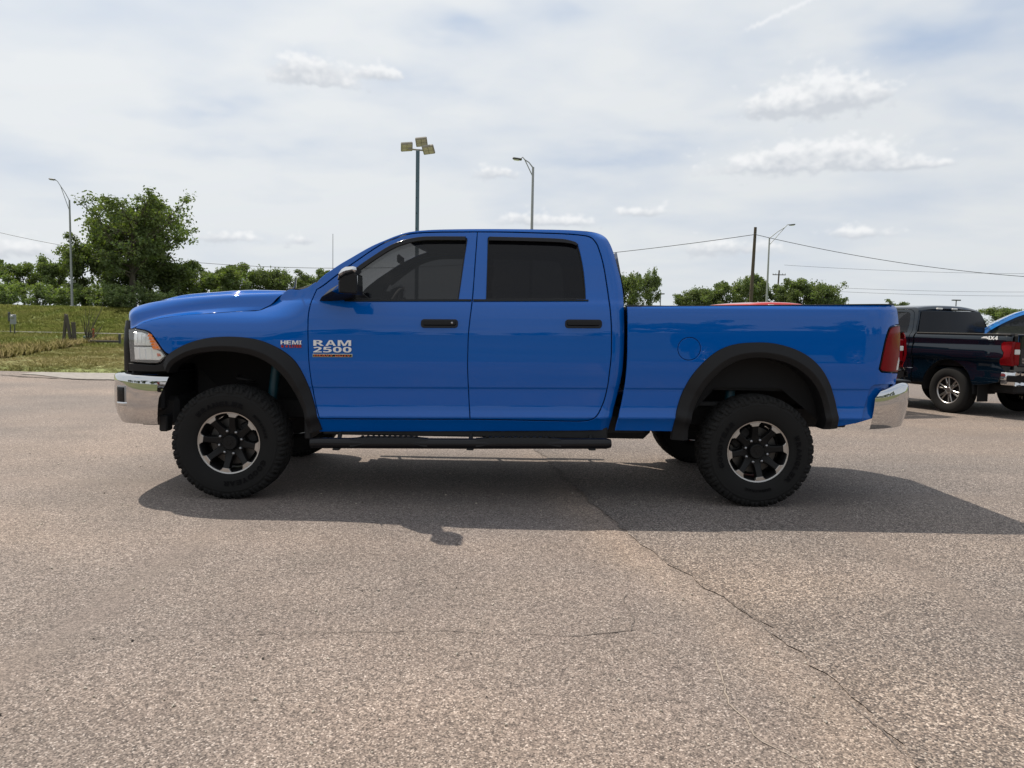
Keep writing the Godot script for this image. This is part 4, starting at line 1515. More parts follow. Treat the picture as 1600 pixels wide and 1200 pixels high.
func side_mirror(side: float):
	var m := holder("side_mirror", truck)
	var up := func(p: Array) -> PackedVector2Array:
		var o := PackedVector2Array()
		for a in p:
			o.append(Vector2(a[0], a[1] + RK * a[0]))
		return o
	# foot and arm
	var mb := MB.new()
	var arm := [[[.628, 1.408], [.655, 1.447], [.700, 1.492], [.760, 1.527], [.825, 1.563], [.850, 1.540], [.850, 1.462], [.88, 1.445], [.87, 1.428], [.70, 1.408]],
		[[.66, 1.440], [.70, 1.475], [.75, 1.510], [.80, 1.542], [.840, 1.568], [.862, 1.548], [.862, 1.470], [.885, 1.458], [.875, 1.446], [.72, 1.435]],
		[[.76, 1.478], [.78, 1.50], [.81, 1.525], [.835, 1.548], [.850, 1.556], [.875, 1.540], [.875, 1.478], [.90, 1.470], [.885, 1.462], [.80, 1.462]]]
	var zz := [.925, .985, 1.10]
	var rows := []
	for i in 3:
		var row := PackedVector3Array()
		for p in smooth(Array(up.call(arm[i])), true, 3, 60.0):
			row.append(Vector3(p.x, p.y, side * zz[i]))
		rows.append(row)
	mb.grid(rows, true)
	part("mirror_arm", mb.mesh(), M.plastic, m)
	mb = MB.new()
	mb.prism(up.call([[.842, 1.462], [.958, 1.452], [.966, 1.470], [.962, 1.585], [.945, 1.592], [.880, 1.575], [.850, 1.558], [.838, 1.530]]), side * 1.06, side * 1.275, .010)
	part("mirror_housing", mb.mesh(), M.plastic, m)
	mb = MB.new()
	mb.prism(up.call([[.832, 1.545], [.840, 1.590], [.858, 1.616], [.884, 1.632], [.935, 1.636], [.955, 1.630], [.958, 1.612], [.947, 1.594], [.888, 1.578], [.858, 1.560]]), side * 1.055, side * 1.285, .026)
	part("mirror_cap", mb.mesh(), M.chrome, m)
	mb = MB.new()
	mb.box(Vector3(.9615, 1.535, side * 1.168), Vector3(.006, .11, .18), .002)
	part("mirror_glass", mb.mesh(), M.chrome, m)
	# small black corner piece behind the arm
	on_side([Vector2(.80, 1.432), Vector2(.985, 1.432), Vector2(.83, 1.55), Vector2(.805, 1.55)], 0, side, 0.004, M.gloss_black, "mirror_corner", m, false)

func blue_hood_and_roof():
	# bonnet: from the wing line over a ledge, a steep side and a raised middle
	var K := [
		[[0, -.674, 1.228, .915], [.1, -.596, 1.262, .935], [.25, -.44, 1.296, .95], [.45, -.23, 1.319, .95], [.7, .01, 1.338, .95], [1, .192, 1.350, .95]],
		[[0, -.735, 1.215, .835], [.1, -.665, 1.262, .842], [.25, -.50, 1.308, .850], [.45, -.25, 1.348, .855], [.7, .03, 1.377, .855], [1, .268, 1.391, .855]],
		[[0, -.765, 1.215, .800], [.06, -.765, 1.285, .795], [.12, -.735, 1.322, .806], [.25, -.55, 1.362, .822], [.45, -.28, 1.400, .832], [.7, .03, 1.426, .836], [1, .308, 1.438, .836]],
		[[0, -.800, 1.218, .745], [.05, -.797, 1.310, .742], [.1, -.770, 1.348, .745], [.16, -.70, 1.378, .758], [.25, -.58, 1.404, .776], [.45, -.30, 1.438, .800], [.7, .03, 1.461, .810], [1, .350, 1.474, .808]],
		[[0, -.818, 1.218, .700], [.05, -.814, 1.320, .700], [.1, -.788, 1.358, .700], [.16, -.718, 1.387, .705], [.25, -.60, 1.413, .710], [.45, -.31, 1.449, .730], [.7, .03, 1.472, .735], [1, .350, 1.480, .735]],
		[[0, -.862, 1.220, .470], [.05, -.858, 1.325, .470], [.1, -.832, 1.368, .470], [.16, -.765, 1.400, .470], [.25, -.645, 1.434, .470], [.45, -.33, 1.468, .470], [.7, .0, 1.490, .470], [1, .33, 1.490, .470]],
		[[0, -.868, 1.220, .400], [.05, -.864, 1.326, .400], [.1, -.838, 1.370, .400], [.16, -.77, 1.404, .400], [.25, -.64, 1.445, .400], [.32, -.53, 1.473, .400], [.45, -.33, 1.492, .400], [.7, .0, 1.513, .400], [1, .28, 1.508, .400]],
		[[0, -.885, 1.222, .0], [.05, -.881, 1.328, .0], [.1, -.855, 1.374, .0], [.16, -.79, 1.410, .0], [.25, -.66, 1.450, .0], [.32, -.55, 1.477, .0], [.45, -.35, 1.497, .0], [.7, -.02, 1.518, .0], [1, .22, 1.514, .0]]]
	var rows := []
	var ts := steps([[0, .05, .0125], [.05, .25, .0167], [.25, 1, .03]])
	for t in ts:
		var line := []
		for k in K.size():
			var p := knots(K[k], t)
			if k == 0:
				p.z = S(0, p.x, p.y - RK * p.x) - .002
			line.append(p)
		# finer across, and the far half
		var row := PackedVector3Array()
		for k in K.size() - 1:
			var n := 3 if k < 5 else (4 if k == 5 else 5)
			for j in n:
				var f := float(j) / n
				var a: Vector3 = line[maxi(k - 1, 0)]
				var b: Vector3 = line[k]
				var c: Vector3 = line[k + 1]
				var d: Vector3 = line[mini(k + 2, K.size() - 1)]
				if k + 2 >= K.size():
					d = Vector3(line[k - 0].x, line[k].y, -line[k].z)
				row.append(b.lerp(c, f) if k == 6 else b.cubic_interpolate(c, a if k > 0 else b, d, f))
		row.append(line[-1])
		var m := row.size()
		for j in range(m - 2, -1, -1):
			row.append(Vector3(row[j].x, row[j].y, -row[j].z))
		rows.append(row)
	var mb := MB.new()
	mb.grid(rows)
	part("hood", mb.mesh(), M.paint, truck)
	# black tray under the bonnet that shows in its gap, and the cowl
	mb = MB.new()
	var tray := []
	for x in [-.66, -.4, 0.0, .30, .50]:
		var q: float = pchip([-.66, -.4, 0.0, .3, .5], [1.19, 1.26, 1.31, 1.39, 1.47], x) + RK * x
		var z := S(0, x, q - RK * x) - .02
		tray.append(PackedVector3Array([Vector3(x, q - .03, z), Vector3(x, q, z - .05), Vector3(x, q, -z + .05), Vector3(x, q - .03, -z)]))
	mb.grid(tray)
	part("engine_bay", mb.mesh(), M.dark, truck)
	mb = MB.new()
	var cowl := []
	for k in 13:
		var z := lerpf(.78, -.78, k / 12.0)
		var bow := 1.0 - (z / .78) * (z / .78)
		cowl.append(PackedVector3Array([Vector3(.30 - .10 * bow, 1.478 + .02 * bow, z), Vector3(.38 - .11 * bow, 1.492 + .012 * bow, z), Vector3(.48 - .11 * bow, 1.500 + .012 * bow, z)]))
	mb.grid(cowl)
	part("cowl_panel", mb.mesh(), M.plastic, truck)
	for z in [.45, -.25]:
		mb = MB.new()
		mb.tube([Vector3(.30, 1.518, z), Vector3(.36, 1.535, z + .1), Vector3(.46, 1.58, z + .45)], [.010, .009, .006], 6)
		part("wiper", mb.mesh(), M.gloss_black, truck)
	# windscreen
	mb = MB.new()
	rows = []
	var edge := [Vector2(.46, 1.502), Vector2(.607, 1.549), Vector2(.734, 1.655), Vector2(.843, 1.728), Vector2(.975, 1.808), Vector2(1.087, 1.862), Vector2(1.155, 1.891), Vector2(1.241, 1.918)]
	for e in edge:
		var zs: float = S(0, maxf(e.x, .62), e.y) - .016
		var row := PackedVector3Array()
		var f := clampf((e.x - .46) / .8, 0, 1)
		for k in 21:
			var s := lerpf(1, -1, k / 20.0)
			var bow := 1.0 - s * s
			row.append(Vector3(e.x - lerpf(.15, .07, f) * bow, e.y + RK * e.x + .012 * bow, zs * s))
		rows.append(row)
	mb.grid(rows)
	part("windshield", mb.mesh(), M.clear, truck)
	# roof
	mb = MB.new()
	rows = []
	var rim := smooth([Vector2(1.225, 1.916), Vector2(1.241, 1.922), Vector2(1.370, 1.938), Vector2(1.523, 1.945), Vector2(1.807, 1.950), Vector2(2.129, 1.950), Vector2(2.396, 1.946), Vector2(2.573, 1.934), Vector2(2.652, 1.918), Vector2(2.693, 1.877)], false, 4)
	for e in rim:
		var zs2: float = S(0, e.x, e.y)
		var row := PackedVector3Array()
		var front := 1.0 - smoothstep(1.22, 1.5, e.x)
		for k in 33:
			var s := lerpf(1, -1, k / 32.0)
			var lift := .042 * (1.0 - pow(absf(s), 2.4))
			var bow := 1.0 - s * s
			row.append(Vector3(e.x - .07 * bow * front, e.y - .001 + RK * e.x + lift * (1.0 - .75 * front), zs2 * s))
		rows.append(row)
	mb.grid(rows)
	var roof := part("roof", mb.mesh(), M.paint, truck)
	mb = MB.new()
	rows = []
	for e in [Vector2(1.25, 1.895), Vector2(1.6, 1.915), Vector2(2.2, 1.915), Vector2(2.62, 1.88)]:
		rows.append(PackedVector3Array([Vector3(e.x, e.y + RK * e.x, .72), Vector3(e.x, e.y + RK * e.x + .02, 0), Vector3(e.x, e.y + RK * e.x, -.72)]))
	mb.grid(rows)
	part("headliner", mb.mesh(), M.seat, roof)
	# back of the cab with its window
	mb = MB.new()
	rows = []
	for q in [.50, .61, .72, .815, .93, 1.09, 1.387, 1.475, 1.571, 1.678, 1.796, 1.877]:
		var x := pchip([.50, .61, .72, .815, .93, 1.09, 1.387, 1.475, 1.571, 1.678, 1.796, 1.877], [2.712, 2.732, 2.759, 2.778, 2.796, 2.802, 2.798, 2.796, 2.784, 2.758, 2.728, 2.693], q) - .004
		var z := S(0, x, q)
		rows.append(PackedVector3Array([Vector3(x - .01, q + RK * x, z), Vector3(x, q + RK * x, z * .92), Vector3(x + .01, q + RK * x, 0), Vector3(x, q + RK * x, -z * .92), Vector3(x - .01, q + RK * x, -z)]))
	mb.grid(rows)
	var back := part("cab_back", mb.mesh(), M.paint, truck)
	mb = MB.new()
	mb.face([Vector3(2.842, 1.50, .68), Vector3(2.842, 1.50, -.68), Vector3(2.778, 1.84, -.62), Vector3(2.778, 1.84, .62)])
	part("rear_window", mb.mesh(), M.dark_tint, back)
	# aerial on the far wing
	mb = MB.new()
	mb.tube([Vector3(.342, 1.40, -.80), Vector3(.342, 1.47, -.80), Vector3(.343, 2.09, -.80)], [.006, .0032, .0022], 6)
	part("antenna", mb.mesh(), M.dark_metal, truck)

# bumper swept round the corners: plan curve by u, section rows by height
func bumper(plan: Array, section: Array, ends: Array) -> ArrayMesh:
	# plan: points (x, z) from the middle to the side; section: [outwards, height]; ends: how far round each row runs, 0..1
	var pl := PackedVector2Array()
	for p in smooth(plan, false, 5, 60.0):
		pl.append(p)
	var rows := []
	for i in section.size():
		var row := PackedVector3Array()
		var half := []
		for k in 33:
			var f: float = ends[i] * k / 32.0 * (pl.size() - 1)
			var a := mini(int(f), pl.size() - 2)
			var p := pl[a].lerp(pl[a + 1], f - a)
			var d := (pl[a + 1] - pl[a]).normalized()
			var o := Vector2(-d.y, d.x)
			if o.dot(p - Vector2(2.0, 0.0)) < 0:
				o = -o
			p += o * section[i][0]
			half.append(Vector3(p.x, section[i][1], p.y))
		for k in range(32, 0, -1):
			row.append(half[k])
		for k in 33:
			row.append(Vector3(half[k].x, half[k].y, -half[k].z))
		rows.append(row)
	var mb := MB.new()
	mb.grid(rows)
	return mb.mesh()

func bumper_patch(mb: MB, plan: Array, f0: float, f1: float, y0: float, y1: float, out: float, side: float):
	var pl := smooth(plan, false, 5, 60.0)
	var rows := []
	for r in [[y0, out - .012], [y0 + .006, out], [y1 - .006, out], [y1, out - .012]]:
		var row := PackedVector3Array()
		for k in 9:
			var f := lerpf(f0, f1, k / 8.0) * (pl.size() - 1)
			var a := mini(int(f), pl.size() - 2)
			var d := (pl[a + 1] - pl[a]).normalized()
			var o := Vector2(-d.y, d.x)
			if o.dot(pl[a] - Vector2(2.0, 0.0)) < 0:
				o = -o
			var p: Vector2 = pl[a].lerp(pl[a + 1], f - a) + o * (r[1] + (-.012 if k == 0 or k == 8 else 0.0))
			row.append(Vector3(p.x, r[0], side * p.y))
		rows.append(row)
	mb.grid(rows)

func blue_ends():
	# front bumper
	var plan := [Vector2(-.990, 0), Vector2(-.985, .35), Vector2(-.955, .62), Vector2(-.905, .78), Vector2(-.835, .885), Vector2(-.72, .945), Vector2(-.58, .968), Vector2(-.40, .975)]
	var sec := [[-.16, .888], [-.07, .886], [-.034, .880], [-.016, .874], [-.0078, .862], [-.0058, .83], [-.0044, .80], [-.0030, .76], [-.0026, .72], [-.004, .66], [-.016, .60], [-.032, .555], [-.044, .530], [-.052, .522], [-.075, .524]]
	var ends := [1.0, .998, .992, .985, .980, .970, .958, .944, .928, .920, .913, .905, .902, .90, .90]
	var fb := part("front_bumper", bumper(plan, sec, ends), M.chrome, truck)
	for side in [1.0, -1.0]:
		# fog lamp pocket in the corner
		var mb := MB.new()
		bumper_patch(mb, plan, .575, .705, .650, .800, .001, side)
		var pocket := part("fog_lamp_frame", mb.mesh(), M.steel, fb)
		mb = MB.new()
		bumper_patch(mb, plan, .585, .690, .668, .790, .004, side)
		part("fog_lamp_pocket", mb.mesh(), M.gloss_black, pocket)
		mb = MB.new()
		bumper_patch(mb, plan, .585, .700, .654, .684, .007, side)
		part("fog_lamp_sill", mb.mesh(), M.chrome, pocket)
	var ab := MB.new()
	ab.box(Vector3(-.60, .60, 0), Vector3(.30, .22, 1.5), .03)
	ab.box(Vector3(-.52, .52, .80), Vector3(.06, .12, .10), .01)
	ab.box(Vector3(-.52, .52, -.80), Vector3(.06, .12, .10), .01)
	part("lower_valance", ab.mesh(), M.under, truck)
	# grille: black surround, cross bars, mesh ground
	var g := MB.new()
	var rows := []
	for y in [.89, .95, 1.10, 1.20, 1.245]:
		var row := PackedVector3Array()
		for k in 29:
			var z := lerpf(.775, -.775, k / 28.0)
			var s := absf(z) / .775
			var x := -.935 + .085 * s * s + .05 * pow(s, 10.0) + (.02 if y > 1.22 else 0.0)
			row.append(Vector3(x, y, z))
		rows.append(row)
	g.grid(rows)
	var grille := part("grille", g.mesh(), M.gloss_black, truck)
	for side in [1.0, -1.0]:
		# upright cheek beside the headlamp
		var ck := MB.new()
		var cr := []
		for y in [.895, 1.0, 1.10, 1.20, 1.26]:
			var lean := smoothstep(1.15, 1.26, y) * .02
			cr.append(PackedVector3Array([Vector3(-.735, y, side * .800), Vector3(-.775 + lean, y, side * .800), Vector3(-.822 + lean, y, side * .780), Vector3(-.838 + lean, y, side * .755), Vector3(-.838 + lean, y, side * .70), Vector3(-.80, y, side * .68)]))
		ck.grid(cr)
		part("grille_cheek", ck.mesh(), M.gloss_black, grille)
	for bar in [[Vector3(-.945, 1.06, 0), Vector3(.03, .05, .80)], [Vector3(-.965, 1.06, 0), Vector3(.03, .32, .06)]]:
		var bb := MB.new()
		bb.box(bar[0], bar[1], .01)
		part("grille_bar", bb.mesh(), M.gloss_black, grille)
	# filler between bumper and trim
	var fl := MB.new()
	fl.box(Vector3(-.60, .885, 0), Vector3(.26, .03, 1.72), .008)
	part("bumper_filler", fl.mesh(), M.plastic, truck)
	# rear bumper
	var rplan := [Vector2(4.985, 0), Vector2(4.982, .40), Vector2(4.972, .62), Vector2(4.950, .76), Vector2(4.905, .865), Vector2(4.83, .925), Vector2(4.74, .958), Vector2(4.60, .985)]
	var rsec := [[-.12, .915], [-.03, .915], [-.012, .910], [-.004, .900], [.0, .885], [.0030, .84], [.0050, .79], [.0040, .77], [-.005, .70], [-.022, .63], [-.032, .595], [-.045, .590]]
	var rends := [.86, .90, .94, .960, .975, .995, 1.0, 1.0, 1.0, 1.0, 1.0, 1.0]
	var rmesh := bumper(rplan, rsec, rends)
	# the ends drop and slope as they run forward
	var arr := rmesh.surface_get_arrays(0)
	var vs: PackedVector3Array = arr[Mesh.ARRAY_VERTEX]
	for i in vs.size():
		var f := smoothstep(4.86, 4.60, vs[i].x) 
		var p := vs[i]
		p.y += -f * (.058 if p.y > .86 else (.03 if p.y > .76 else .012))
		vs[i] = p
	arr[Mesh.ARRAY_VERTEX] = vs
	var rm := ArrayMesh.new()
	rm.add_surface_from_arrays(Mesh.PRIMITIVE_TRIANGLES, arr)
	var rb := part("rear_bumper", rm, M.chrome, truck)
	var st := MB.new()
	st.box(Vector3(4.86, .918, 0), Vector3(.20, .02, 1.60), .006)
	part("step_pad", st.mesh(), M.plastic, rb)
	st = MB.new()
	st.tube([Vector3(4.95, .60, 0), Vector3(5.10, .60, 0)], [.035], 8)
	st.tube([Vector3(5.08, .60, 0), Vector3(5.08, .66, 0)], [.02], 8)
	part("tow_hitch", st.mesh(), M.under, rb)
	# tailgate and the box behind it
	var tg := MB.new()
	tg.box(Vector3(4.80, 1.17, 0), Vector3(.07, .58, 1.56), .02)
	part("tailgate", tg.mesh(), M.paint, truck)
	var bf := MB.new()
	bf.box(Vector3(3.80, .88, 0), Vector3(1.96, .04, 1.52), .006)
	bf.box(Vector3(2.85, 1.12, 0), Vector3(.04, .62, 1.80), .01)
	part("bed_floor", bf.mesh(), M.plastic, truck)

func blue_inside():
	# frame, axles, springs
	var f := MB.new()
	for z in [.42, -.42]:
		f.box(Vector3(2.0, .60, z), Vector3(5.3, .15, .08), .01)
	for x in [-.45, .85, 1.9, 2.9, 4.4]:
		f.box(Vector3(x, .58, 0), Vector3(.10, .10, .9), .01)
	part("frame", f.mesh(), M.under, truck)
	for x in [0.0, 3.785]:
		var ax := MB.new()
		ax.tube([Vector3(x, .405, .74), Vector3(x, .405, -.74)], [.045], 12)
		ax.lathe([Vector2(.0, -.16), Vector2(.10, -.12), Vector2(.15, -.02), Vector2(.13, .08), Vector2(.05, .14), Vector2(.0, .14)], 18, Vector3(x, .405, .12 if x < 1 else 0.0))
		part("axle", ax.mesh(), M.under, truck)
	var drive := MB.new()
	drive.tube([Vector3(.9, .50, 0), Vector3(3.6, .45, 0)], [.045], 10)
	drive.box(Vector3(1.0, .52, 0), Vector3(1.1, .26, .46), .05)
	drive.box(Vector3(2.45, .56, .62), Vector3(1.2, .22, .34), .05)
	part("drivetrain", drive.mesh(), M.under, truck)
	var eng := MB.new()
	eng.box(Vector3(.02, .93, 0), Vector3(1.0, .62, .80), .04)
	part("engine", eng.mesh(), M.under, truck)
	eng = MB.new()
	eng.box(Vector3(-.56, .92, 0), Vector3(.06, .62, 1.62), .02)
	part("radiator_support", eng.mesh(), M.under, truck)
	for z in [.36, -.36]:
		var wall := MB.new()
		wall.box(Vector3(3.79, .70, z), Vector3(1.15, .36, .03), .01)
		part("inner_panel", wall.mesh(), M.dark, truck)
	for z in [.76, -.76]:
		var sp := MB.new()
		sp.box(Vector3(.54, .58, z * .92), Vector3(.05, .30, .40), .01)
		part("splash_panel", sp.mesh(), M.under, truck)
		sp = MB.new()
		sp.box(Vector3(3.22, .64, z * .92), Vector3(.04, .28, .36), .01)
		part("splash_panel", sp.mesh(), M.under, truck)
	var ex := MB.new()
	ex.tube([Vector3(1.6, .50, -.3), Vector3(2.9, .52, -.45), Vector3(3.5, .66, -.5), Vector3(4.1, .66, -.55), Vector3(4.6, .55, -.8)], [.045], 10)
	part("exhaust_pipe", ex.mesh(), M.under, truck)
	for z in [.60, -.60]:
		var s := MB.new()
		var coil := []
		for k in 120:
			var a := k * TAU / 18.0
			coil.append(Vector3(cos(a) * .065, .46 + .40 * k / 119.0, z + sin(a) * .065))
		s.tube(coil, [.010], 6)
		part("coil_spring", s.mesh(), M.under, truck)
		for x in [.16, 3.60]:
			s = MB.new()
			s.tube([Vector3(x + .02, .42, z * 1.13), Vector3(x + .05, .70, z * 1.10)], [.022], 10)
			s.tube([Vector3(x + .05, .66, z * 1.10), Vector3(x + .085, .97, z * 1.06)], [.036], 14)
			part("shock_absorber", s.mesh(), M.teal, truck)
	var hs := MB.new()
	hs.box(Vector3(3.72, .84, .72), Vector3(.62, .03, .05), .006)
	hs.box(Vector3(3.70, .72, .70), Vector3(.75, .035, .06), .006)
	part("leaf_bracket", hs.mesh(), M.under, truck)
	# floor and seats
	var fl := MB.new()
	fl.box(Vector3(1.65, .60, 0), Vector3(2.15, .05, 1.74), .01)
	fl.box(Vector3(.52, 1.0, 0), Vector3(.05, .85, 1.60), .01)
	part("cab_floor", fl.mesh(), M.dark, truck)
	for z in [.40, -.40]:
		for row in [[1.45, .84], [2.32, .88]]:
			var s := holder("seat", truck, Vector3(row[0], row[1], z))
			var c := MB.new()
			c.box(Vector3(0, .10, 0), Vector3(.52, .18, .52), .06)
			part("cushion", c.mesh(), M.seat, s)
			c = MB.new()
			c.box(Vector3(.25, .46, 0), Vector3(.16, .66, .50), .06, Basis(Vector3(0, 0, 1), -.22))
			part("backrest", c.mesh(), M.seat, s)
			c = MB.new()
			c.box(Vector3(.345, .90, 0), Vector3(.11, .19, .27), .045, Basis(Vector3(0, 0, 1), -.15))
			part("headrest", c.mesh(), M.seat, s)
	var da := MB.new()
	var rows := []
	for k in 13:
		var z := lerpf(.80, -.80, k / 12.0)
		rows.append(PackedVector3Array([Vector3(.50, 1.46, z), Vector3(.68, 1.452, z), Vector3(.84, 1.425, z), Vector3(.90, 1.36, z), Vector3(.88, 1.20, z), Vector3(.80, 1.0, z), Vector3(.74, .80, z)]))
	da.grid(rows)
	part("dashboard", da.mesh(), M.trim_grey, truck)
	var sw := MB.new()
	var ring := []
	var basis := Basis(Vector3(0, 0, 1), -.42)
	for k in 33:
		var a := TAU * k / 32.0
		ring.append(Vector3(1.06, 1.36, .40) + basis * Vector3(0, sin(a) * .19, cos(a) * .19))
	sw.tube(ring, [.016], 10, false)
	sw.box(Vector3(1.05, 1.355, .40), Vector3(.05, .10, .15), .02, basis)
	sw.box(Vector3(1.05, 1.355, .40), Vector3(.02, .025, .36), .006, basis)
	sw.tube([Vector3(1.04, 1.35, .40), Vector3(.82, 1.25, .40)], [.035], 10)
	part("steering_wheel", sw.mesh(), M.seat, truck)
	var rv := MB.new()
	rv.box(Vector3(1.08, 1.80, 0), Vector3(.03, .07, .25), .012)
	part("rear_view_mirror", rv.mesh(), M.gloss_black, truck)

# ---------------------------------------------------------------- the other vehicles
func arc_pts(c: Vector2, r: float, a0: float, a1: float, n: int) -> Array:
	var o := []
	for k in n + 1:
		o.append(c + Vector2.from_angle(deg_to_rad(lerpf(a0, a1, float(k) / n))) * r)
	return o

var plain := {}

func make_plain_wheel():
	var t := MB.new()
	t.lathe([Vector2(.235, .105), Vector2(.25, .122), Vector2(.30, .134), Vector2(.345, .132), Vector2(.375, .122), Vector2(.392, .108), Vector2(.400, .085), Vector2(.4005, .06), Vector2(.394, .058), Vector2(.394, .050), Vector2(.402, .048), Vector2(.403, .0), Vector2(.402, -.048), Vector2(.394, -.05), Vector2(.394, -.058), Vector2(.4, -.06), Vector2(.392, -.108), Vector2(.345, -.132), Vector2(.235, -.105)], 72)
	plain.tyre = t.mesh()
	var b := MB.new()
	b.lathe([Vector2(.225, -.10), Vector2(.212, .05), Vector2(.222, .088), Vector2(.0, .02)], 40)
	plain.barrel = b.mesh()
	var l := MB.new()
	l.lathe([Vector2(.216, .088), Vector2(.219, .104), Vector2(.236, .112), Vector2(.242, .106), Vector2(.238, .10)], 64)
	plain.lip = l.mesh()
	var s := MB.new()
	s.prism(PackedVector2Array([Vector2(-.034, .05), Vector2(.034, .05), Vector2(.030, .10), Vector2(.046, .214), Vector2(.022, .219), Vector2(.006, .13), Vector2(-.006, .13), Vector2(-.022, .219), Vector2(-.046, .214), Vector2(-.030, .10)]), .06, .100, .006)
	plain.spoke = s.mesh()
	var h := MB.new()
	h.lathe([Vector2(.062, .06), Vector2(.062, .092), Vector2(.05, .10), Vector2(.036, .104), Vector2(.0, .106)], 32)
	plain.hub = h.mesh()

func plain_wheel(root: Node3D, at: Vector3, turn: float):
	var w := holder("wheel", root, at)
	w.rotation.y = turn
	part("tyre", plain.tyre, M.rubber, w)
	part("rim_barrel", plain.barrel, M.wheel_black, w)
	part("rim_lip", plain.lip, M.alu, w)
	part("hub", plain.hub, M.alu, w)
	for k in 6:
		part("spoke", plain.spoke, M.alu, w).rotation.z = TAU * k / 6.0 + .2

func plain_pickup(body: Material, label: String, at: Vector3, turn: float, detail: bool) -> Node3D:
	var t := thing("pickup_truck", label, "pickup truck", at, turn, "pickups parked in the row behind")
	var bed: Array = [Vector2(-.745, 1.375), Vector2(.20, 1.382), Vector2(1.10, 1.392), Vector2(1.145, 1.375), Vector2(1.150, 1.285), Vector2(1.02, 1.275), Vector2(.985, 1.235), Vector2(1.0, 1.17), Vector2(1.055, 1.10), Vector2(1.05, 1.03), Vector2(1.0, .985), Vector2(.985, .93), Vector2(1.0, .895), Vector2(1.155, .885), Vector2(1.13, .80), Vector2(1.02, .79), Vector2(.99, .62), Vector2(.74, .56), Vector2(.515, .53)]
	bed.append_array(arc_pts(Vector2(0, .425), .515, 12, 168, 14))
	bed.append_array([Vector2(-.515, .50), Vector2(-.755, .49)])
	var cab: Array = [Vector2(-.775, .49), Vector2(-.765, 1.0), Vector2(-.775, 1.40), Vector2(-.835, 1.66), Vector2(-.89, 1.80), Vector2(-.97, 1.855), Vector2(-1.2, 1.868), Vector2(-1.9, 1.872), Vector2(-2.4, 1.855), Vector2(-2.62, 1.80), Vector2(-2.85, 1.68), Vector2(-3.20, 1.46), Vector2(-3.32, 1.375), Vector2(-4.0, 1.30), Vector2(-4.5, 1.22), Vector2(-4.66, 1.12), Vector2(-4.70, .80), Vector2(-4.60, .55), Vector2(-4.28, .52)]
	cab.append_array(arc_pts(Vector2(-3.75, .425), .515, 168, 12, 14).duplicate())
	var fixed := []
	# the arch runs from the front of the opening to its back
	for p in cab:
		fixed.append(p)
	fixed.append_array([Vector2(-3.23, .50), Vector2(-2.9, .47)])
	var door_r: Array = [Vector2(-.90, .60), Vector2(-.86, .95), Vector2(-.87, 1.40), Vector2(-.915, 1.63), Vector2(-.965, 1.765), Vector2(-1.05, 1.815), Vector2(-1.25, 1.828), Vector2(-1.86, 1.832), Vector2(-1.88, 1.40), Vector2(-1.87, .52), Vector2(-1.10, .51), Vector2(-.95, .53)]
	var door_f: Array = [Vector2(-1.88, .52), Vector2(-1.89, 1.40), Vector2(-1.87, 1.832), Vector2(-2.38, 1.832), Vector2(-2.59, 1.782), Vector2(-2.83, 1.662), Vector2(-3.13, 1.468), Vector2(-3.20, 1.38), Vector2(-3.13, .95), Vector2(-3.08, .53)]
	var win_r: Array = [Vector2(-.985, 1.385), Vector2(-1.0, 1.60), Vector2(-1.05, 1.745), Vector2(-1.13, 1.775), Vector2(-1.80, 1.782), Vector2(-1.82, 1.385)]
	var win_f: Array = [Vector2(-1.95, 1.385), Vector2(-1.93, 1.782), Vector2(-2.36, 1.790), Vector2(-2.57, 1.738), Vector2(-2.80, 1.618), Vector2(-3.05, 1.455), Vector2(-3.12, 1.385)]
	var cabp := ccw(smooth(fixed, true, 3))
	var cut := []
	for d in [door_f, door_r]:
		cut.append(Geometry2D.offset_polygon(ccw(smooth(d)), 0.003)[0])
	for side in ([1.0, -1.0]):
		var mb := MB.new()
		panel(mb, cabp, cut, 2, side, 0.0, 0.16, 0.04, 0.0)
		part("cab_side", mb.mesh(), body, t)
		mb = MB.new()
		panel(mb, PackedVector2Array([Vector2(-.80, .5), Vector2(-.80, 1.38), Vector2(-3.2, 1.38), Vector2(-3.2, .5)]), [], 2, side, 0.03, 0.3, 0.05, 0.0, 0.03)
		part("inner_skin", mb.mesh(), M.dark, t)
		for d in [[door_r, win_r], [door_f, win_f]]:
			mb = MB.new()
			panel(mb, smooth(d[0]), [smooth(d[1])], 2, side, 0.0, 0.16, 0.04, 0.003)
			var door := part("door", mb.mesh(), body, t)
			mb = MB.new()
			panel(mb, Geometry2D.offset_polygon(ccw(smooth(d[1])), 0.005)[0], [], 2, side, 0.014, 0.2, 0.06, 0.0, 0.004)
			part("window", mb.mesh(), M.dark_tint if detail else M.tint, door)
			mb = MB.new()
			var hx: float = -1.02 if d[0] == door_r else -2.02
			panel(mb, rounded_rect(Vector2(hx, 1.17), Vector2(.20, .045), .018), [], 2, side, -0.02, 0.1, 0.02, 0.0, 0.03)
			part("door_handle", mb.mesh(), body, door)
		mb = MB.new()
		panel(mb, smooth(bed, true, 3), [], 2, side, 0.0, 0.10, 0.03, 0.002)
		var bs := part("bed_side", mb.mesh(), body, t)
		mb = MB.new()
		mb.box(Vector3(.20, 1.39, side * .885), Vector3(1.85, .03, .10), .006)
		mb.box(Vector3(.20, 1.1, side * .82), Vector3(1.85, .55, .03), .006)
		part("rail_cap", mb.mesh(), M.plastic, bs)
		# tail lamp, two lobes round a notch
		mb = MB.new()
		var tl := smooth([Vector2(1.165, 1.280), Vector2(1.03, 1.270), Vector2(.995, 1.235), Vector2(1.01, 1.175), Vector2(1.065, 1.105), Vector2(1.06, 1.03), Vector2(1.01, .985), Vector2(.995, .93), Vector2(1.01, .90), Vector2(1.17, .892)], true, 3)
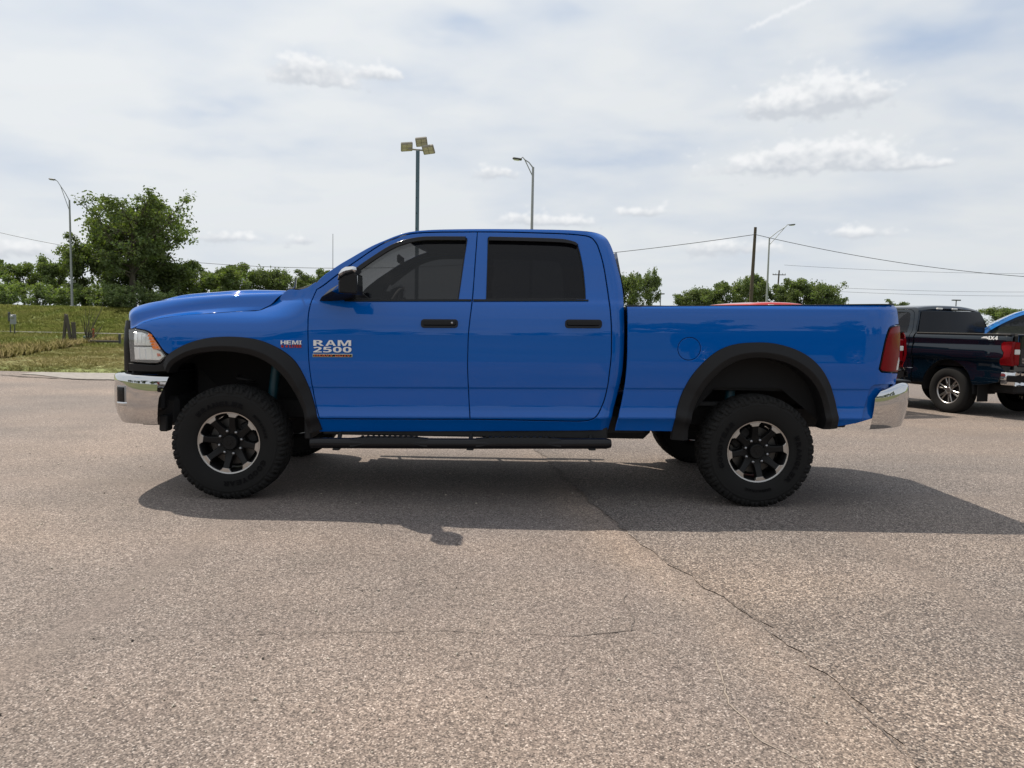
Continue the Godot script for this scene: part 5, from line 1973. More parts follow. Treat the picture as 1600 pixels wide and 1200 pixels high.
		panel(mb, tl, [], 2, side, -0.008, 0.05, 0.04, 0.0, 0.06)
		mb.box(Vector3(1.150, 1.085, side * .825), Vector3(.05, .375, .13), .02)
		var lamp := part("taillight", mb.mesh(), M.red_lens, t)
		mb = MB.new()
		mb.box(Vector3(1.168, 1.115, side * .825), Vector3(.03, .085, .11), .01)
		mb.box(Vector3(1.120, 1.115, side * .885), Vector3(.07, .070, .03), .01)
		part("reversing_lens", mb.mesh(), M.white_lens, lamp)
		mb = MB.new()
		mb.box(Vector3(.60, .43, side * .82), Vector3(.012, .34, .24), .005)
		part("mud_flap", mb.mesh(), M.rubber, t)
		for wx in [0.0, -3.75]:
			mb = MB.new()
			var rows := []
			for zz in [[.95, .515], [.90, .53], [.45, .53]]:
				var row := PackedVector3Array()
				for p in arc_pts(Vector2(wx, .425), zz[1], -5, 185, 20):
					row.append(Vector3(p.x, p.y, side * zz[0]))
				rows.append(row)
			var low := PackedVector3Array()
			for p in arc_pts(Vector2(wx, .425), .53, -5, 185, 20):
				low.append(Vector3(p.x, .45, side * .45))
			rows.append(low)
			mb.grid(rows)
			part("wheel_liner", mb.mesh(), M.dark, t)
			plain_wheel(t, Vector3(wx, .403, side * .80), 0.0 if side > 0 else PI)
		if detail and side > 0:
			# white off-road mark on the rear corner
			var wl := words("4X4", ["Droid Sans"], true, Vector2(.20, .062), .004)
			var dec := part("decal", wl, M.white, bs)
			dec.position = pt(2, .73, 1.302, -.002, 1.0)
			dec.rotation.x = -.12
			mb = MB.new()
			mb.prism(PackedVector2Array([Vector2(.61, 1.325), Vector2(.66, 1.352), Vector2(.73, 1.358), Vector2(.73, 1.318)]), S(2, .7, 1.34) + .001, S(2, .7, 1.34) + .005, .001)
			part("decal", mb.mesh(), M.white, bs)
	# bonnet, screen, roof, back
	var mb2 := MB.new()
	var rows2 := []
	for e in [Vector2(-3.28, 1.385), Vector2(-3.6, 1.36), Vector2(-4.0, 1.305), Vector2(-4.4, 1.235), Vector2(-4.62, 1.13), Vector2(-4.69, 1.0), Vector2(-4.69, .80)]:
		var zs: float = S(2, e.x, minf(e.y, 1.30)) - .005
		var row := PackedVector3Array()
		for k in 17:
			var s := lerpf(1, -1, k / 16.0)
			row.append(Vector3(e.x - .10 * (1 - s * s), e.y + .05 * (1 - pow(absf(s), 3.0)) * smoothstep(1.0, 1.2, e.y), zs * s))
		rows2.append(row)
	mb2.grid(rows2)
	part("hood", mb2.mesh(), body, t)
	mb2 = MB.new()
	rows2 = []
	for e in [Vector2(-3.28, 1.40), Vector2(-3.05, 1.56), Vector2(-2.85, 1.68), Vector2(-2.62, 1.80), Vector2(-2.45, 1.85)]:
		var zs3: float = S(2, e.x, e.y) - .02
		var row := PackedVector3Array()
		for k in 17:
			var s := lerpf(1, -1, k / 16.0)
			row.append(Vector3(e.x - .10 * (1 - s * s), e.y, zs3 * s))
		rows2.append(row)
	mb2.grid(rows2)
	part("windshield", mb2.mesh(), M.clear, t)
	mb2 = MB.new()
	rows2 = []
	for e in smooth([Vector2(-2.44, 1.850), Vector2(-2.40, 1.855), Vector2(-1.9, 1.872), Vector2(-1.2, 1.868), Vector2(-.97, 1.855), Vector2(-.89, 1.80)], false, 3):
		var zs4: float = S(2, e.x, e.y)
		var row := PackedVector3Array()
		for k in 25:
			var s := lerpf(1, -1, k / 24.0)
			row.append(Vector3(e.x + .05 * (1 - s * s) * smoothstep(-1.4, -.9, e.x), e.y + .05 * (1 - pow(absf(s), 2.6)), zs4 * s))
		rows2.append(row)
	mb2.grid(rows2)
	part("roof", mb2.mesh(), body, t)
	mb2 = MB.new()
	rows2 = []
	for e in [Vector2(-.875, 1.81), Vector2(-.83, 1.66), Vector2(-.775, 1.40), Vector2(-.765, .9), Vector2(-.775, .49)]:
		var zs5: float = S(2, e.x, e.y)
		var row := PackedVector3Array()
		for k in 13:
			var s := lerpf(1, -1, k / 12.0)
			row.append(Vector3(e.x - .01 + .05 * (1 - s * s), e.y, zs5 * s))
		rows2.append(row)
	mb2.grid(rows2)
	var back := part("cab_back", mb2.mesh(), body, t)
	mb2 = MB.new()
	rows2 = []
	for e in [Vector2(-.862, 1.795), Vector2(-.825, 1.64), Vector2(-.768, 1.41)]:
		var zs6: float = S(2, e.x, e.y) - .045
		var row := PackedVector3Array()
		for k in 13:
			var s := lerpf(1, -1, k / 12.0)
			row.append(Vector3(e.x + .004 + .055 * (1 - s * s), e.y, zs6 * s))
		rows2.append(row)
	mb2.grid(rows2)
	part("rear_window", mb2.mesh(), M.gloss_black, back)
	mb2 = MB.new()
	mb2.box(Vector3(-.845, 1.845, .30), Vector3(.05, .035, .13), .01)
	part("cargo_lamp", mb2.mesh(), M.white_lens, back)
	mb2 = MB.new()
	mb2.box(Vector3(-.845, 1.845, -.06), Vector3(.05, .035, .13), .01)
	part("cargo_lamp", mb2.mesh(), M.white_lens, back)
	var tg := MB.new()
	tg.box(Vector3(1.13, 1.13, 0), Vector3(.06, .52, 1.50), .02)
	tg.box(Vector3(1.15, 1.385, 0), Vector3(.12, .03, 1.50), .012)
	var gate := part("tailgate", tg.mesh(), body, t)
	if detail:
		for w in [["SILVERADO", .985, .030, .26], ["TRAIL BOSS", .935, .026, .22]]:
			var tm := part("badge", words(w[0], ["Droid Sans"], true, Vector2(w[3], w[2]), .004), M.chrome, gate)
			tm.transform = Transform3D(Basis(Vector3(0, 0, -1), Vector3(0, 1, 0), Vector3(1, 0, 0)), Vector3(1.161, w[1], .70))
	var bm := part("rear_bumper", bumper([Vector2(1.30, 0), Vector2(1.30, .55), Vector2(1.285, .78), Vector2(1.23, .90), Vector2(1.12, .945), Vector2(1.02, .955)], [[-.1, .80], [-.02, .795], [.0, .775], [.004, .70], [.0, .60], [-.03, .575], [-.06, .575]], [1, 1, 1, 1, 1, 1, 1]), M.chrome, t)
	for side in [1.0, -1.0]:
		var sb := MB.new()
		sb.box(Vector3(1.235, .69, side * .895), Vector3(.04, .105, .26), .018, Basis(Vector3.UP, -.95 * side))
		sb.box(Vector3(1.303, .69, side * .56), Vector3(.02, .105, .46), .009)
		part("corner_step", sb.mesh(), M.gloss_black, bm)
	var un := MB.new()
	un.box(Vector3(-1.7, .50, 0), Vector3(5.4, .16, 1.2), .03)
	un.tube([Vector3(0, .403, .75), Vector3(0, .403, -.75)], [.06], 10)
	part("chassis", un.mesh(), M.under, t)
	var inside := MB.new()
	for z in [.38, -.38]:
		for x in [-2.0, -1.2]:
			inside.box(Vector3(x, 1.15, z), Vector3(.18, .8, .5), .06)
			inside.box(Vector3(x + .06, 1.62, z), Vector3(.10, .18, .26), .04)
	inside.box(Vector3(-2.9, 1.25, 0), Vector3(.4, .3, 1.5), .05)
	part("seats", inside.mesh(), M.seat, t)
	var bf := MB.new()
	bf.box(Vector3(.2, .78, 0), Vector3(1.85, .04, 1.6), .006)
	part("bed_floor", bf.mesh(), body, t)
	return t

func build_other_vehicles():
	make_plain_wheel()
	var turn := deg_to_rad(-72.0)
	plain_pickup(M.navy, "dark navy crew cab pickup seen from behind past the blue truck's tail", Vector3(8.50, lot_y(7.8, -13.2), -13.47), turn, true)
	var red := plain_pickup(M.red, "red pickup hidden behind the blue truck's bed, its tail lamp showing", Vector3(5.46, lot_y(5.6, -13.4), -13.76), turn, false)
	plain_pickup(M.white, "white pickup parked behind the camera, mirrored in the front bumper", Vector3(-8.6, 0, 8.4), deg_to_rad(62.0), false)
	plain_pickup(M.navy, "dark pickup parked behind the camera, mirrored in the blue bed side", Vector3(9.4, 0, 9.0), deg_to_rad(20.0), false)
	red.scale = Vector3.ONE * 1.008
	plain_pickup(M.sky_blue, "light blue pickup beyond the navy one, cut off by the picture's edge", Vector3(12.0, lot_y(12.0, -14.5) + .04, -13.25), deg_to_rad(-35.0), false)

# ---------------------------------------------------------------- poles, wires, small things in the field
func tubed(called: String, path: Array, radii: Array, m: Material, parent: Node3D, sides := 10) -> MeshInstance3D:
	var mb := MB.new()
	mb.tube(path, radii, sides)
	return part(called, mb.mesh(), m, parent)

func cobra(label: String, base: Vector3, top: float, dir: float, reach: Vector2, joint: Vector2, brace_drop: float):
	var t := thing("street_lamp", label, "street lamp", base, 0.0, "cobra-head street lamps along the road")
	tubed("pole", [Vector3.ZERO, Vector3(0, top, 0)], [.125, .075], M.galv, t, 12)
	var j := Vector3(dir * joint.x, top + joint.y, 0)
	var h := Vector3(dir * reach.x, top + reach.y, 0)
	tubed("arm", [Vector3(0, top - .05, 0), j.lerp(Vector3(0, top, 0), .5) + Vector3(0, .06, 0), j, j.lerp(h, .5) + Vector3(0, .12, 0), h], [.045, .035], M.galv, t, 8)
	tubed("brace", [Vector3(0, top - brace_drop, 0), j], [.032], M.galv, t, 8)
	var mb := MB.new()
	mb.box(h + Vector3(dir * .22, -.02, 0), Vector3(.62, .12, .30), .05, Basis(Vector3(0, 0, 1), dir * .12))
	part("lamp_head", mb.mesh(), M.dark_metal, t)
	mb = MB.new()
	mb.box(h + Vector3(dir * .28, -.085, 0), Vector3(.36, .05, .22), .02, Basis(Vector3(0, 0, 1), dir * .12))
	part("lens", mb.mesh(), M.white_lens, t)
	mb = MB.new()
	mb.box(Vector3(0, .12, 0), Vector3(.36, .24, .36), .02)
	part("base", mb.mesh(), M.galv, t)

func wire(label: String, a: Vector3, b: Vector3, sag: float, r: float):
	var pts := []
	for k in 49:
		var f := k / 48.0
		pts.append(a.lerp(b, f) - Vector3(0, sag * 4.0 * f * (1.0 - f), 0))
	var mb := MB.new()
	mb.tube(pts, [r], 5, false)
	tag(part("overhead_wire", mb.mesh(), M.wire), label, "wire", "overhead wires")

func build_poles():
	cobra("tall cobra-head street lamp at far left, in front of the big tree", Vector3(-43.63, field_y(-43.6, -75), -75), 10.5, -1.0, Vector2(1.40, 1.98), Vector2(.83, 1.34), 1.1)
	cobra("cobra-head street lamp rising behind the cab roof, arm to the left", Vector3(1.10, field_y(1.1, -50), -50), 11.45, -1.0, Vector2(.82, .52), Vector2(.55, .46), .62)
	cobra("cobra-head street lamp beside the wooden pole, arm to the right", Vector3(26.3, field_y(26, -79), -79), 8.6, 1.0, Vector2(2.05, 1.40), Vector2(1.55, 1.10), .75)
	# parking-lot lamp with three floodlights
	var t := thing("parking_lot_lamp", "blue-grey lot lamp post with three square floodlights above the cab", "lamp post", Vector3(-4.22, 0, -33))
	var mb := MB.new()
	mb.box(Vector3(0, 4.30, 0), Vector3(.15, 8.6, .15), .012)
	part("post", mb.mesh(), M.pole_blue, t)
	mb = MB.new()
	mb.lathe([Vector2(.32, 0), Vector2(.32, .7), Vector2(.28, .72), Vector2(0, .72)], 24)
	var bs := part("concrete_base", mb.mesh(), M.concrete, t)
	bs.rotation.x = -PI / 2
	for y in [7.3, 6.6, 5.95, 5.3]:
		mb = MB.new()
		mb.box(Vector3(-.03, y, .077), Vector3(.03, .05, .012), .004)
		part("hand_hole", mb.mesh(), M.dark, t)
	tubed("tee_arm", [Vector3(-.42, 8.66, 0), Vector3(.40, 8.60, 0)], [.035], M.fixture, t, 8)
	for h in [[Vector3(-.46, 8.70, .05), .30], [Vector3(.15, 8.94, -.05), -.05], [Vector3(.46, 8.60, .05), -.35]]:
		var f := holder("floodlight", t, h[0])
		f.rotation = Vector3(-.62, h[1] * .5, .16)
		mb = MB.new()
		mb.box(Vector3(0, .06, 0), Vector3(.50, .12, .46), .03)
		part("housing", mb.mesh(), M.fixture, f)
		mb = MB.new()
		for sx in [-1, 1]:
			for sz in [-1, 1]:
				mb.box(Vector3(sx * .105, -.004, sz * .095), Vector3(.19, .016, .17), .006)
		part("lens_panel", mb.mesh(), M.lamp_panel, f)
	# wooden pole and what hangs from it
	var w := thing("utility_pole", "bare wooden utility pole rising behind the pickup bed", "utility pole", Vector3(20.27, field_y(20, -65), -65))
	tubed("pole", [Vector3.ZERO, Vector3(.05, 4, 0), Vector3(.14, 9.86 - field_y(20, -65), 0)], [.17, .15, .12], M.wood, w, 12)
	mb = MB.new()
	mb.box(Vector3(.13, 9.86 - field_y(20, -65) - .6, .12), Vector3(.12, .12, .10), .02)
	part("wire_clamp", mb.mesh(), M.dark_metal, w)
	tubed("guy_wire", [Vector3(.25, 4.2, 0), Vector3(-1.6, .1, .6)], [.018], M.wire, w, 5)
	wire("overhead wire running from the wooden pole off to the left", Vector3(20.4, 9.25, -65), Vector3(-84.6, 15.92, -106), 5.3, .026)
	wire("overhead wire running from the wooden pole off to the right", Vector3(20.4, 9.25, -65), Vector3(75, 7.9, -66), 2.55, .024)
	var u := thing("utility_pole", "distant utility pole with a crossarm beside the street lamp", "utility pole", Vector3(44.2, 1.9, -128))
	tubed("pole", [Vector3.ZERO, Vector3(.3, 9.2, 0)], [.16, .12], M.wood, u, 8)
	mb = MB.new()
	mb.box(Vector3(.28, 8.45, .12), Vector3(2.2, .13, .12), .01)
	part("crossarm", mb.mesh(), M.wood, u)
	for x in [-.75, -.3, .85, 1.3]:
		mb = MB.new()
		mb.tube([Vector3(x, 8.50, .12), Vector3(x, 8.72, .12)], [.05, .035], 6)
		part("insulator", mb.mesh(), M.galv, u)
	for k in 3:
		var names := ["highest far power line at right, below the clouds", "middle far power line at right, above the parked pickups", "lowest far power line at right, just over the parked pickups"]
		wire(names[k], Vector3(45.3 - k * .5, [12.2, 8.9, 8.3][k] - .2, -128), Vector3(150, [15.2, 12.4, 11.6][k], -132), 1.9, .022)
	var s := thing("lamp_post", "small dark lamp post far off behind the pickup bed's front", "lamp post", Vector3(29.0, 1.9, -150))
	tubed("pole", [Vector3.ZERO, Vector3(0, 5.8, 0)], [.10, .08], M.dark_metal, s, 8)
	mb = MB.new()
	mb.box(Vector3(.3, 5.85, 0), Vector3(.9, .22, .4), .04)
	part("lamp_head", mb.mesh(), M.dark_metal, s)
	for q in [[Vector3(92, 1.5, -158), 6.35, "distant T-shaped lot lamp above the navy pickup's cab"], [Vector3(131.3, 1.5, -200), 5.5, "distant T-shaped lot lamp above the light blue pickup"]]:
		var d := thing("lot_lamp", q[2], "lamp post", q[0], 0.0, "distant T-shaped lot lamps")
		tubed("pole", [Vector3.ZERO, Vector3(0, q[1], 0)], [.12, .10], M.dark_metal, d, 8)
		mb = MB.new()
		mb.box(Vector3(0, q[1] + .1, 0), Vector3(1.75, .24, .5), .05)
		part("lamp_bar", mb.mesh(), M.dark_metal, d)
	# things in the grass at the left
	var mx := thing("meter_box", "grey meter boxes on two posts in the grass at far left", "meter box", Vector3(-33.1, field_y(-33, -50), -50))
	for x in [-.12, .16]:
		tubed("post", [Vector3(x, 0, 0), Vector3(x, .75, 0)], [.035], M.dark_metal, mx, 8)
	mb = MB.new()
	mb.box(Vector3(.10, .95, .03), Vector3(.36, .66, .16), .03)
	part("box", mb.mesh(), M.box_grey, mx)
	mb = MB.new()
	mb.box(Vector3(-.17, 1.12, 0), Vector3(.14, .62, .12), .02)
	part("box", mb.mesh(), M.dark_metal, mx)
	mb = MB.new()
	mb.lathe([Vector2(.10, 0), Vector2(.10, .08), Vector2(.06, .11), Vector2(0, .11)], 16, Vector3(.10, 1.12, .11))
	part("meter_dial", mb.mesh(), M.galv, mx)
	var af := thing("wooden_posts", "weathered grey timber posts leaning together in the tall grass", "fence post", Vector3(-20.55, field_y(-20.5, -35), -35))
	af.scale = Vector3(.78, 1.05, 1)
	for p in [[Vector3(-.24, .62, 0), .15, 1.30, .16], [Vector3(.04, .60, .05), .16, 1.28, -.20], [Vector3(.30, .46, .0), .22, .92, -.06]]:
		mb = MB.new()
		mb.box(p[0], Vector3(p[1], p[2], .10), .015, Basis(Vector3(0, 0, 1), -p[3]))
		part("timber", mb.mesh(), M.old_wood, af)
	var mk := thing("marker_post", "short rust-orange marker post in the grass", "marker post", Vector3(-20.25, field_y(-20, -36), -36.5))
	mb = MB.new()
	mb.box(Vector3(0, .32, 0), Vector3(.09, .64, .06), .012)
	part("post", mb.mesh(), M.rust, mk)
	mb = MB.new()
	mb.box(Vector3(0, .62, .0), Vector3(.10, .06, .07), .01)
	part("cap", mb.mesh(), M.orange_red, mk)
	mb = MB.new()
	mb.box(Vector3(-20.7, field_y(-20.7, -36.6) + .15, -36.8), Vector3(.34, .30, .25), .03)
	tag(part("utility_box", mb.mesh(), M.green_box), "low dark green utility box between timber posts and marker", "utility box")
	var fr := thing("fence_rail", "low weathered timber rail with one end post near the headlamp", "fence", Vector3(-17.9, field_y(-18, -34), -34))
	mb = MB.new()
	mb.box(Vector3(-.50, .14, 0), Vector3(1.4, .10, .10), .02)
	part("rail", mb.mesh(), M.old_wood, fr)
	mb = MB.new()
	mb.box(Vector3(.22, .24, 0), Vector3(.09, .50, .10), .015)
	part("post", mb.mesh(), M.dark_metal, fr)
	mb = MB.new()
	mb.box(Vector3(-60, .02, -53.2), Vector3(140, .16, .30), .04)
	struct("kerb", mb.mesh(), M.concrete)

# ---------------------------------------------------------------- trees
func rand_dir() -> Vector3:
	var z := rng.randf_range(-1, 1)
	var a := rng.randf() * TAU
	var r := sqrt(1 - z * z)
	return Vector3(r * cos(a), z, r * sin(a))

# returns [trunk mesh, crown mesh]; shape: list of [height, reach] of the limbs' ends, h the height
func tree_meshes(s: int, h: float, wide: float, low: float, limbs: int, leaves: int, size: float, clump: float, light: float, stems := 1) -> Array:
	rng.seed = s
	var wood := MB.new()
	var tips := []
	for st in stems:
		var lean := Vector3(rng.randf_range(-.10, .10), 1, rng.randf_range(-.10, .10)) * 1.0
		if stems > 1:
			lean += Vector3(rng.randf_range(-.35, .35), 0, rng.randf_range(-.3, .3))
		var spine := []
		var p := Vector3.ZERO
		for k in 9:
			spine.append(p)
			p += (lean + rand_dir() * .14).normalized() * h * .105
		wood.tube(spine, [h * .024, h * .021, h * .019, h * .016, h * .013, h * .010, h * .008, h * .005, h * .003], 8)
		for l in limbs:
			var f := pow(rng.randf(), .8)
			var at := lerpf(low, .92, f)
			var i := at * 8.0
			var a: Vector3 = spine[int(i)].lerp(spine[mini(int(i) + 1, 8)], i - int(i))
			# reach of the crown at this height
			var prof := sin(clampf((at - low) / (1.02 - low), 0.04, 1) * PI * .86 + .32)
			var reach: float = wide * maxf(prof, .25) * rng.randf_range(.55, 1.08)
			var an := rng.randf() * TAU
			var out := Vector3(cos(an), 0, sin(an))
			var rise := rng.randf_range(.35, 1.05) * reach
			var b := a + out * reach + Vector3(0, rise, 0)
			var m := a.lerp(b, .5) + Vector3(0, -.08 * reach, 0) + rand_dir() * reach * .10
			wood.tube([a, a.lerp(m, .5), m, b], [h * .009, h * .007, h * .005, h * .002], 5, false)
			for j in 5:
				var q := m.lerp(b, rng.randf_range(-.5, 1.0))
				var e := q + (out * .5 + rand_dir() + Vector3(0, .35, 0)).normalized() * reach * rng.randf_range(.18, .40)
				wood.tube([q, q.lerp(e, .5) + rand_dir() * .05, e], [h * .004, h * .002, h * .0012], 4, false)
				tips.append(e)
				tips.append(q.lerp(e, .55))
			tips.append(b)
		tips.append(spine[8])
		tips.append(spine[7])
	var v := PackedVector3Array()
	var n := PackedVector3Array()
	var c := PackedColorArray()
	var ix := PackedInt32Array()
	var per := int(float(leaves) / tips.size())
	for t in tips:
		var tone := rng.randf_range(.75, 1.25) * light * 1.12
		var warm := rng.randf_range(-.12, .18)
		var cl := clump * rng.randf_range(.6, 1.25)
		for k in per:
			var g := rand_dir() * pow(rng.randf(), .55) * cl
			g.y *= .75
			var at: Vector3 = t + g
			var nn := (rand_dir() + Vector3(0, .45, 0) + g.normalized() * .35).normalized()
			var x := nn.cross(rand_dir()).normalized()
			var y := nn.cross(x)
			var s2 := size * rng.randf_range(.6, 1.3)
			var sh := tone * rng.randf_range(.75, 1.3)
			var col := Color((.098 + .055 * warm) * sh, (.120 + .02 * warm) * sh, .060 * sh)
			var i0 := v.size()
			v.append_array([at - y * s2 * .55, at + x * s2 * .34, at + y * s2 * .6, at - x * s2 * .34])
			n.append_array([nn, nn, nn, nn])
			c.append_array([col, col, col, col])
			ix.append_array([i0, i0 + 2, i0 + 1, i0, i0 + 3, i0 + 2])
	var arr := []
	arr.resize(Mesh.ARRAY_MAX)
	arr[Mesh.ARRAY_VERTEX] = v
	arr[Mesh.ARRAY_NORMAL] = n
	arr[Mesh.ARRAY_COLOR] = c
	arr[Mesh.ARRAY_INDEX] = ix
	var crown := ArrayMesh.new()
	crown.add_surface_from_arrays(Mesh.PRIMITIVE_TRIANGLES, arr)
	return [wood.mesh(), crown]

func plant(called: String, meshes: Array, label: String, cat: String, group: String, at: Vector3, turn: float, sc: Vector3) -> Node3D:
	var t := thing(called, label, cat, at, turn, group)
	t.scale = sc
	part("trunk", meshes[0], M.bark, t)
	part("crown", meshes[1], M.leaf, t)
	return t

func build_trees():
	# tall cottonwood
	var big := tree_meshes(4, 12.6, 4.6, .22, 34, 25000, .25, .78, 1.35, 2)
	plant("cottonwood_tree", big, "tallest tree at left, an open crown well above the rest", "tree", "", Vector3(-40.0, 1.75, -80), 1.1, Vector3(1.22, 1.06, 1.1))
	var kinds := [tree_meshes(11, 6.0, 2.5, .10, 16, 9000,   .23, .60, 1.5), tree_meshes(12, 6.0, 2.9, .08, 18, 9500, .23, .64, 1.25), tree_meshes(13, 6.0, 2.1, .18, 15, 7000, .23, .58, 1.6), tree_meshes(14, 6.0, 3.2, .05, 20, 10000, .24, .66, 1.4, 2)]
	var bush := [tree_meshes(21, 2.4, 1.6, .02, 14, 4200, .17, .38, 2.2, 2), tree_meshes(22, 2.4, 1.9, .02, 14, 4200, .17, .40, 1.9, 2)]
	# x, depth, foot height, height factor, width factor, kind, label
	var left := [
		[-63.5, 92, .95, 1.0, 1, "dark leafy tree cut by the left picture edge"], [-56.6, 88, .82, .9, 0, "rounded tree second from the left picture edge"], [-51.8, 86, 1.02, .95, 2, "upright tree left of the street lamp pole"],
		[-47.2, 83, 1.12, 1.0, 1, "dense tree directly behind the street lamp pole"], [-44.4, 84, 1.34, .95, 3, "broad tree at the cottonwood's left foot"], [-37.6, 86, .98, 1.1, 1, "dark tree under the cottonwood's right half"],
		[-34.6, 90, .90, 1.0, 0, "mid-green tree right of the cottonwood, above the bonnet"], [-40.2, 84, .95, 1.15, 3, "shaded thicket tree under the middle of the cottonwood"],
		[-41.8, 96, .98, .95, 2, "tree behind the bonnet left of the even treeline"], [-38.2, 97, .94, 1.05, 1, "round-topped tree over the middle of the bonnet"], [-35.0, 98, 1.06, .95, 0, "slightly taller tree above the rear of the bonnet"],
		[-32.6, 99, .98, .85, 3, "tree above the bonnet's rear edge"], [-30.2, 100, 1.08, .55, 2, "narrow dark tree standing clear above the bonnet's rear edge"], [-28.0, 101, .88, .9, 1, "low tree beside the windscreen foot"], [-25.8, 101, 1.02, .8, 0, "tree touching the windscreen pillar"], [-45.0, 98, .86, 1.0, 3, "tree behind the nose of the bonnet"]]
	for t in left:
		plant("broadleaf_tree", kinds[t[4]], t[5], "tree", "trees in the left treeline", Vector3(t[0], 1.75, -t[1]), rng.randf() * TAU, Vector3(t[3] * 1.1, t[2] * (1.16 if t[0] < -43.0 else 1.08), t[3] * 1.1))
	var shrubs := [[-52.2, 78, 1.0, 1.2, "sunlit shrub at the far left foot of the treeline"], [-48.8, 78, 1.0, 1.1, "shrub left of the lamp pole's foot"], [-46.2, 78, .9, 1.2, "shrub just left of the lamp pole"], [-42.0, 78, 1.0, 1.1, "bright green shrub right of the lamp pole"], [-39.6, 77, 1.05, 1.3, "pale green shrub below the cottonwood trunk"], [-55.5, 79, 1.1, 1.3, "shrub at the left picture edge"], [-37.0, 79, .8, 1.2, "low shrub beside the bonnet's nose"]]
	for k in shrubs.size():
		var t: Array = shrubs[k]
		plant("shrub", bush[k % 2], t[4], "shrub", "shrubs at the foot of the treeline", Vector3(t[0], 1.85, -t[1]), rng.randf() * TAU, Vector3(t[3], t[2], t[3]))
	var right := [
		[16.2, 106, 1.06, .75, 3, "dark tree touching the back of the cab"], [19.2, 105, 1.30, .55, 2, "tree with a sparse branch reaching up right of the cab"], [25.2, 112, .72, .7, 1, "low tree left of the thin lamp post"],
		[29.8, 112, .98, .85, 0, "mid-height tree over the middle of the bed"], [27.4, 113, .86, .8, 3, "dense low tree over the bed's front half"], [34.2, 112, 1.22, .85, 2, "taller tree just left of the wooden pole"], [36.6, 113, 1.20, .75, 0, "tree right behind the wooden pole"],
		[39.4, 113, 1.0, .8, 1, "tree behind the right-hand street lamp"], [43.2, 114, 1.12, .95, 0, "tree right of the far crossarm pole"], [45.0, 114, 1.05, .85, 3, "broad tree at the right end of the bed's treeline"], [47.2, 114, .85, .65, 2, "feathery tree ending the treeline on its right"],
		[63.8, 126, .72, .65, 1, "lone tree between the bed and the parked pickups"], [80.2, 126, .62, .95, 3, "round tree between navy and light blue pickups"]]
	for t in right:
		plant("broadleaf_tree", kinds[t[4]], t[5], "tree", "trees in the right treeline", Vector3(t[0], 1.5, -t[1]), rng.randf() * TAU, Vector3(t[3] * 1.28, t[2] * 1.13, t[3] * 1.28))
	# far wood behind the photographer, mirrored in paint and chrome
	var mm := MultiMesh.new()
	mm.transform_format = MultiMesh.TRANSFORM_3D
	mm.mesh = kinds[1][1]
	mm.instance_count = 60
	for k in 60:
		var sc := rng.randf_range(.45, 1.5)
		mm.set_instance_transform(k, Transform3D(Basis(Vector3.UP, rng.randf() * TAU).scaled(Vector3(sc * 1.2, sc, sc * 1.2)), Vector3(lerpf(-110, 110, k / 59.0) + rng.randf_range(-2, 2), .9, rng.randf_range(48, 66))))
	var far := MultiMeshInstance3D.new()
	far.name = "far_wood"
	far.multimesh = mm
	far.material_override = M.leaf
	add_child(far)
	far.set_meta("kind", "stuff")
	tag(far, "distant wood across the road, seen only in reflections", "wood")

# ---------------------------------------------------------------- grass
func tuft(blades: int, spread: float, lean: float, s: int) -> ArrayMesh:
	rng.seed = s
	var v := PackedVector3Array()
	var n := PackedVector3Array()
	var ix := PackedInt32Array()
	for b in blades:
		var a := rng.randf() * TAU
		var d := Vector3(cos(a), 0, sin(a))
		var p := d * spread * rng.randf()
		var h := rng.randf_range(.55, 1.1)
		var side := Vector3(-d.z, 0, d.x) * .035
		var l := d * lean * rng.randf_range(.2, 1.0)
		var mid := p + l * .35 + Vector3(0, h * .6, 0)
		var tip := p + l + Vector3(0, h, 0)
		var nn := side.cross(tip - p).normalized()
		var i := v.size()
		v.append_array([p - side, p + side, mid + side * .7, mid - side * .7, tip])
		n.append_array([nn, nn, nn, nn, nn])
		ix.append_array([i, i + 1, i + 2, i, i + 2, i + 3, i + 3, i + 2, i + 4])
	var arr := []
	arr.resize(Mesh.ARRAY_MAX)
	arr[Mesh.ARRAY_VERTEX] = v
	arr[Mesh.ARRAY_NORMAL] = n
	arr[Mesh.ARRAY_INDEX] = ix
	var m := ArrayMesh.new()
	m.add_surface_from_arrays(Mesh.PRIMITIVE_TRIANGLES, arr)
	return m

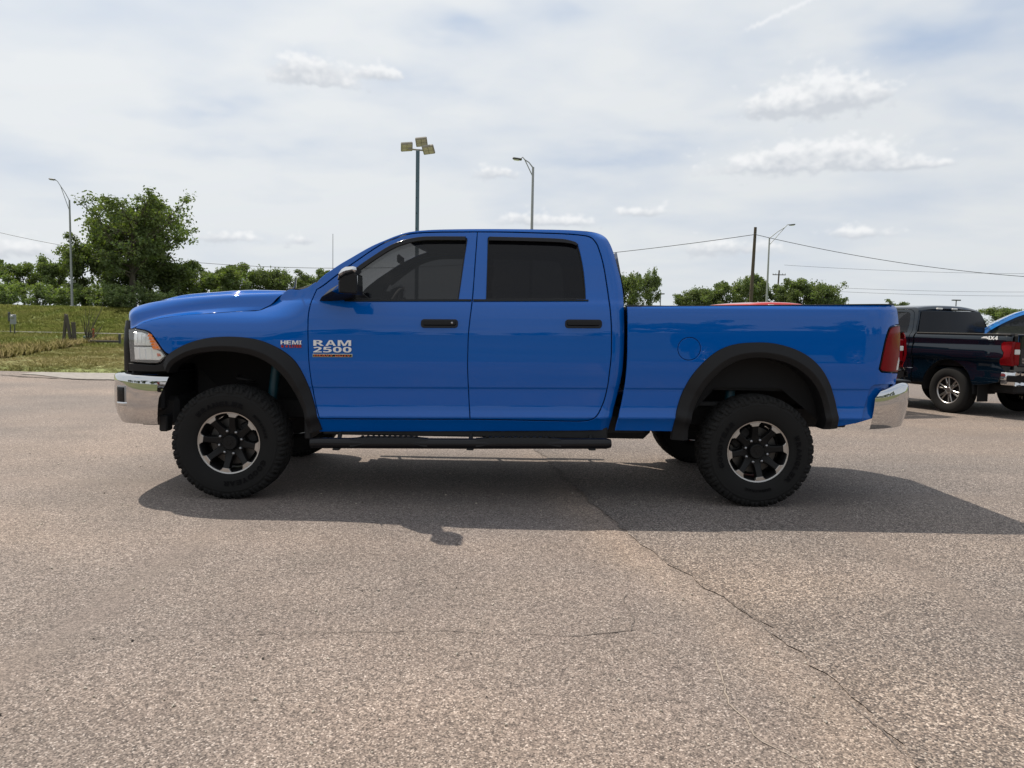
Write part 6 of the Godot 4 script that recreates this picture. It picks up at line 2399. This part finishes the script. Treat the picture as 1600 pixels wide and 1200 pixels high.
func scatter(called: String, label: String, mesh: Mesh, count: int, d0: float, d1: float, h0: float, h1: float, a: Color, b: Color, width: float, keep: int):
	var at := []
	var cols := []
	var tries := 0
	while at.size() < count and tries < count * 6:
		tries += 1
		var d := sqrt(lerpf(d0 * d0, d1 * d1, rng.randf()))
		var x := -d * rng.randf_range(.44, .80)
		if x > -3.5:
			continue
		var bound := pchip([-.80, -.678, -.611, -.514, -.44], [16.0, 21.4, 27.0, 40.0, 52.0], x / d)
		var tall := d > bound - .2 and d < bound + pchip([-.70, -.60, -.50], [6.0, 3.5, 1.2], x / d)
		if keep == 1 and not tall:
			continue
		if keep == 0 and tall:
			continue
		if -d > lot_edge(x) - .02:
			continue
		var h := rng.randf_range(h0, h1) * (1.0 + .5 * ground_n.get_noise_2d(x * 20.0, d * 20.0))
		var w := h * width
		at.append(Transform3D(Basis(Vector3.UP, rng.randf() * TAU).scaled(Vector3(w, h, w)), Vector3(x, field_y(x, -d) - .01, -d)))
		var f := clampf(.5 + .9 * ground_n.get_noise_2d(x * 9.0 + 30.0, d * 9.0) + rng.randf_range(-.3, .3), 0, 1)
		cols.append(a.lerp(b, f) * rng.randf_range(.8, 1.2))
	var mm := MultiMesh.new()
	mm.transform_format = MultiMesh.TRANSFORM_3D
	mm.use_colors = true
	mm.mesh = mesh
	mm.instance_count = at.size()
	for k in at.size():
		mm.set_instance_transform(k, at[k])
		mm.set_instance_color(k, cols[k])
	var o := MultiMeshInstance3D.new()
	o.name = called
	o.multimesh = mm
	o.material_override = M.blade
	add_child(o)
	o.set_meta("kind", "stuff")
	tag(o, label, "grass")

func build_lawn():
	var t0 := tuft(14, .7, 1.5, 31)
	var t1 := tuft(12, .5, 1.2, 32)
	scatter("lawn_grass", "short dry mown grass along the lot edge", t0, 13000, 17.0, 34.0, .04, .07, Color(.33, .35, .14), Color(.66, .59, .35), 1.6, 0)
	scatter("tall_dry_grass", "strip of tall straw-coloured grass beyond the mown lawn", t1, 1700, 17.5, 44.0, .09, .34, Color(.32, .31, .13), Color(.68, .58, .34), 1.1, 1)
	scatter("field_grass", "rough green grass between straw strip and bank", t1, 8000, 30.0, 54.0, .07, .15, Color(.23, .31, .085), Color(.40, .41, .17), 1.2, 0)
	scatter("bank_grass", "long olive-green grass covering the bank", t1, 20000, 53.5, 77.0, .13, .26, Color(.225, .31, .08), Color(.38, .41, .15), 1.2, 2)
	# bare twigs standing behind the timber posts
	var mb := MB.new()
	rng.seed = 91
	for k in 16:
		var a := Vector3(rng.randf_range(-.1, .1), 0, rng.randf_range(-.1, .1))
		var e := a + Vector3(rng.randf_range(-.25, .85), rng.randf_range(.7, 1.9), rng.randf_range(-.4, .4))
		mb.tube([a, a.lerp(e, .5) + rand_dir() * .08, e], [.022, .014, .006], 4, false)
	var tw := thing("dead_shrub", "bare twiggy shrub behind the timber posts", "shrub", Vector3(-20.0, field_y(-20, -36), -35.6))
	part("twigs", mb.mesh(), M.old_wood, tw)
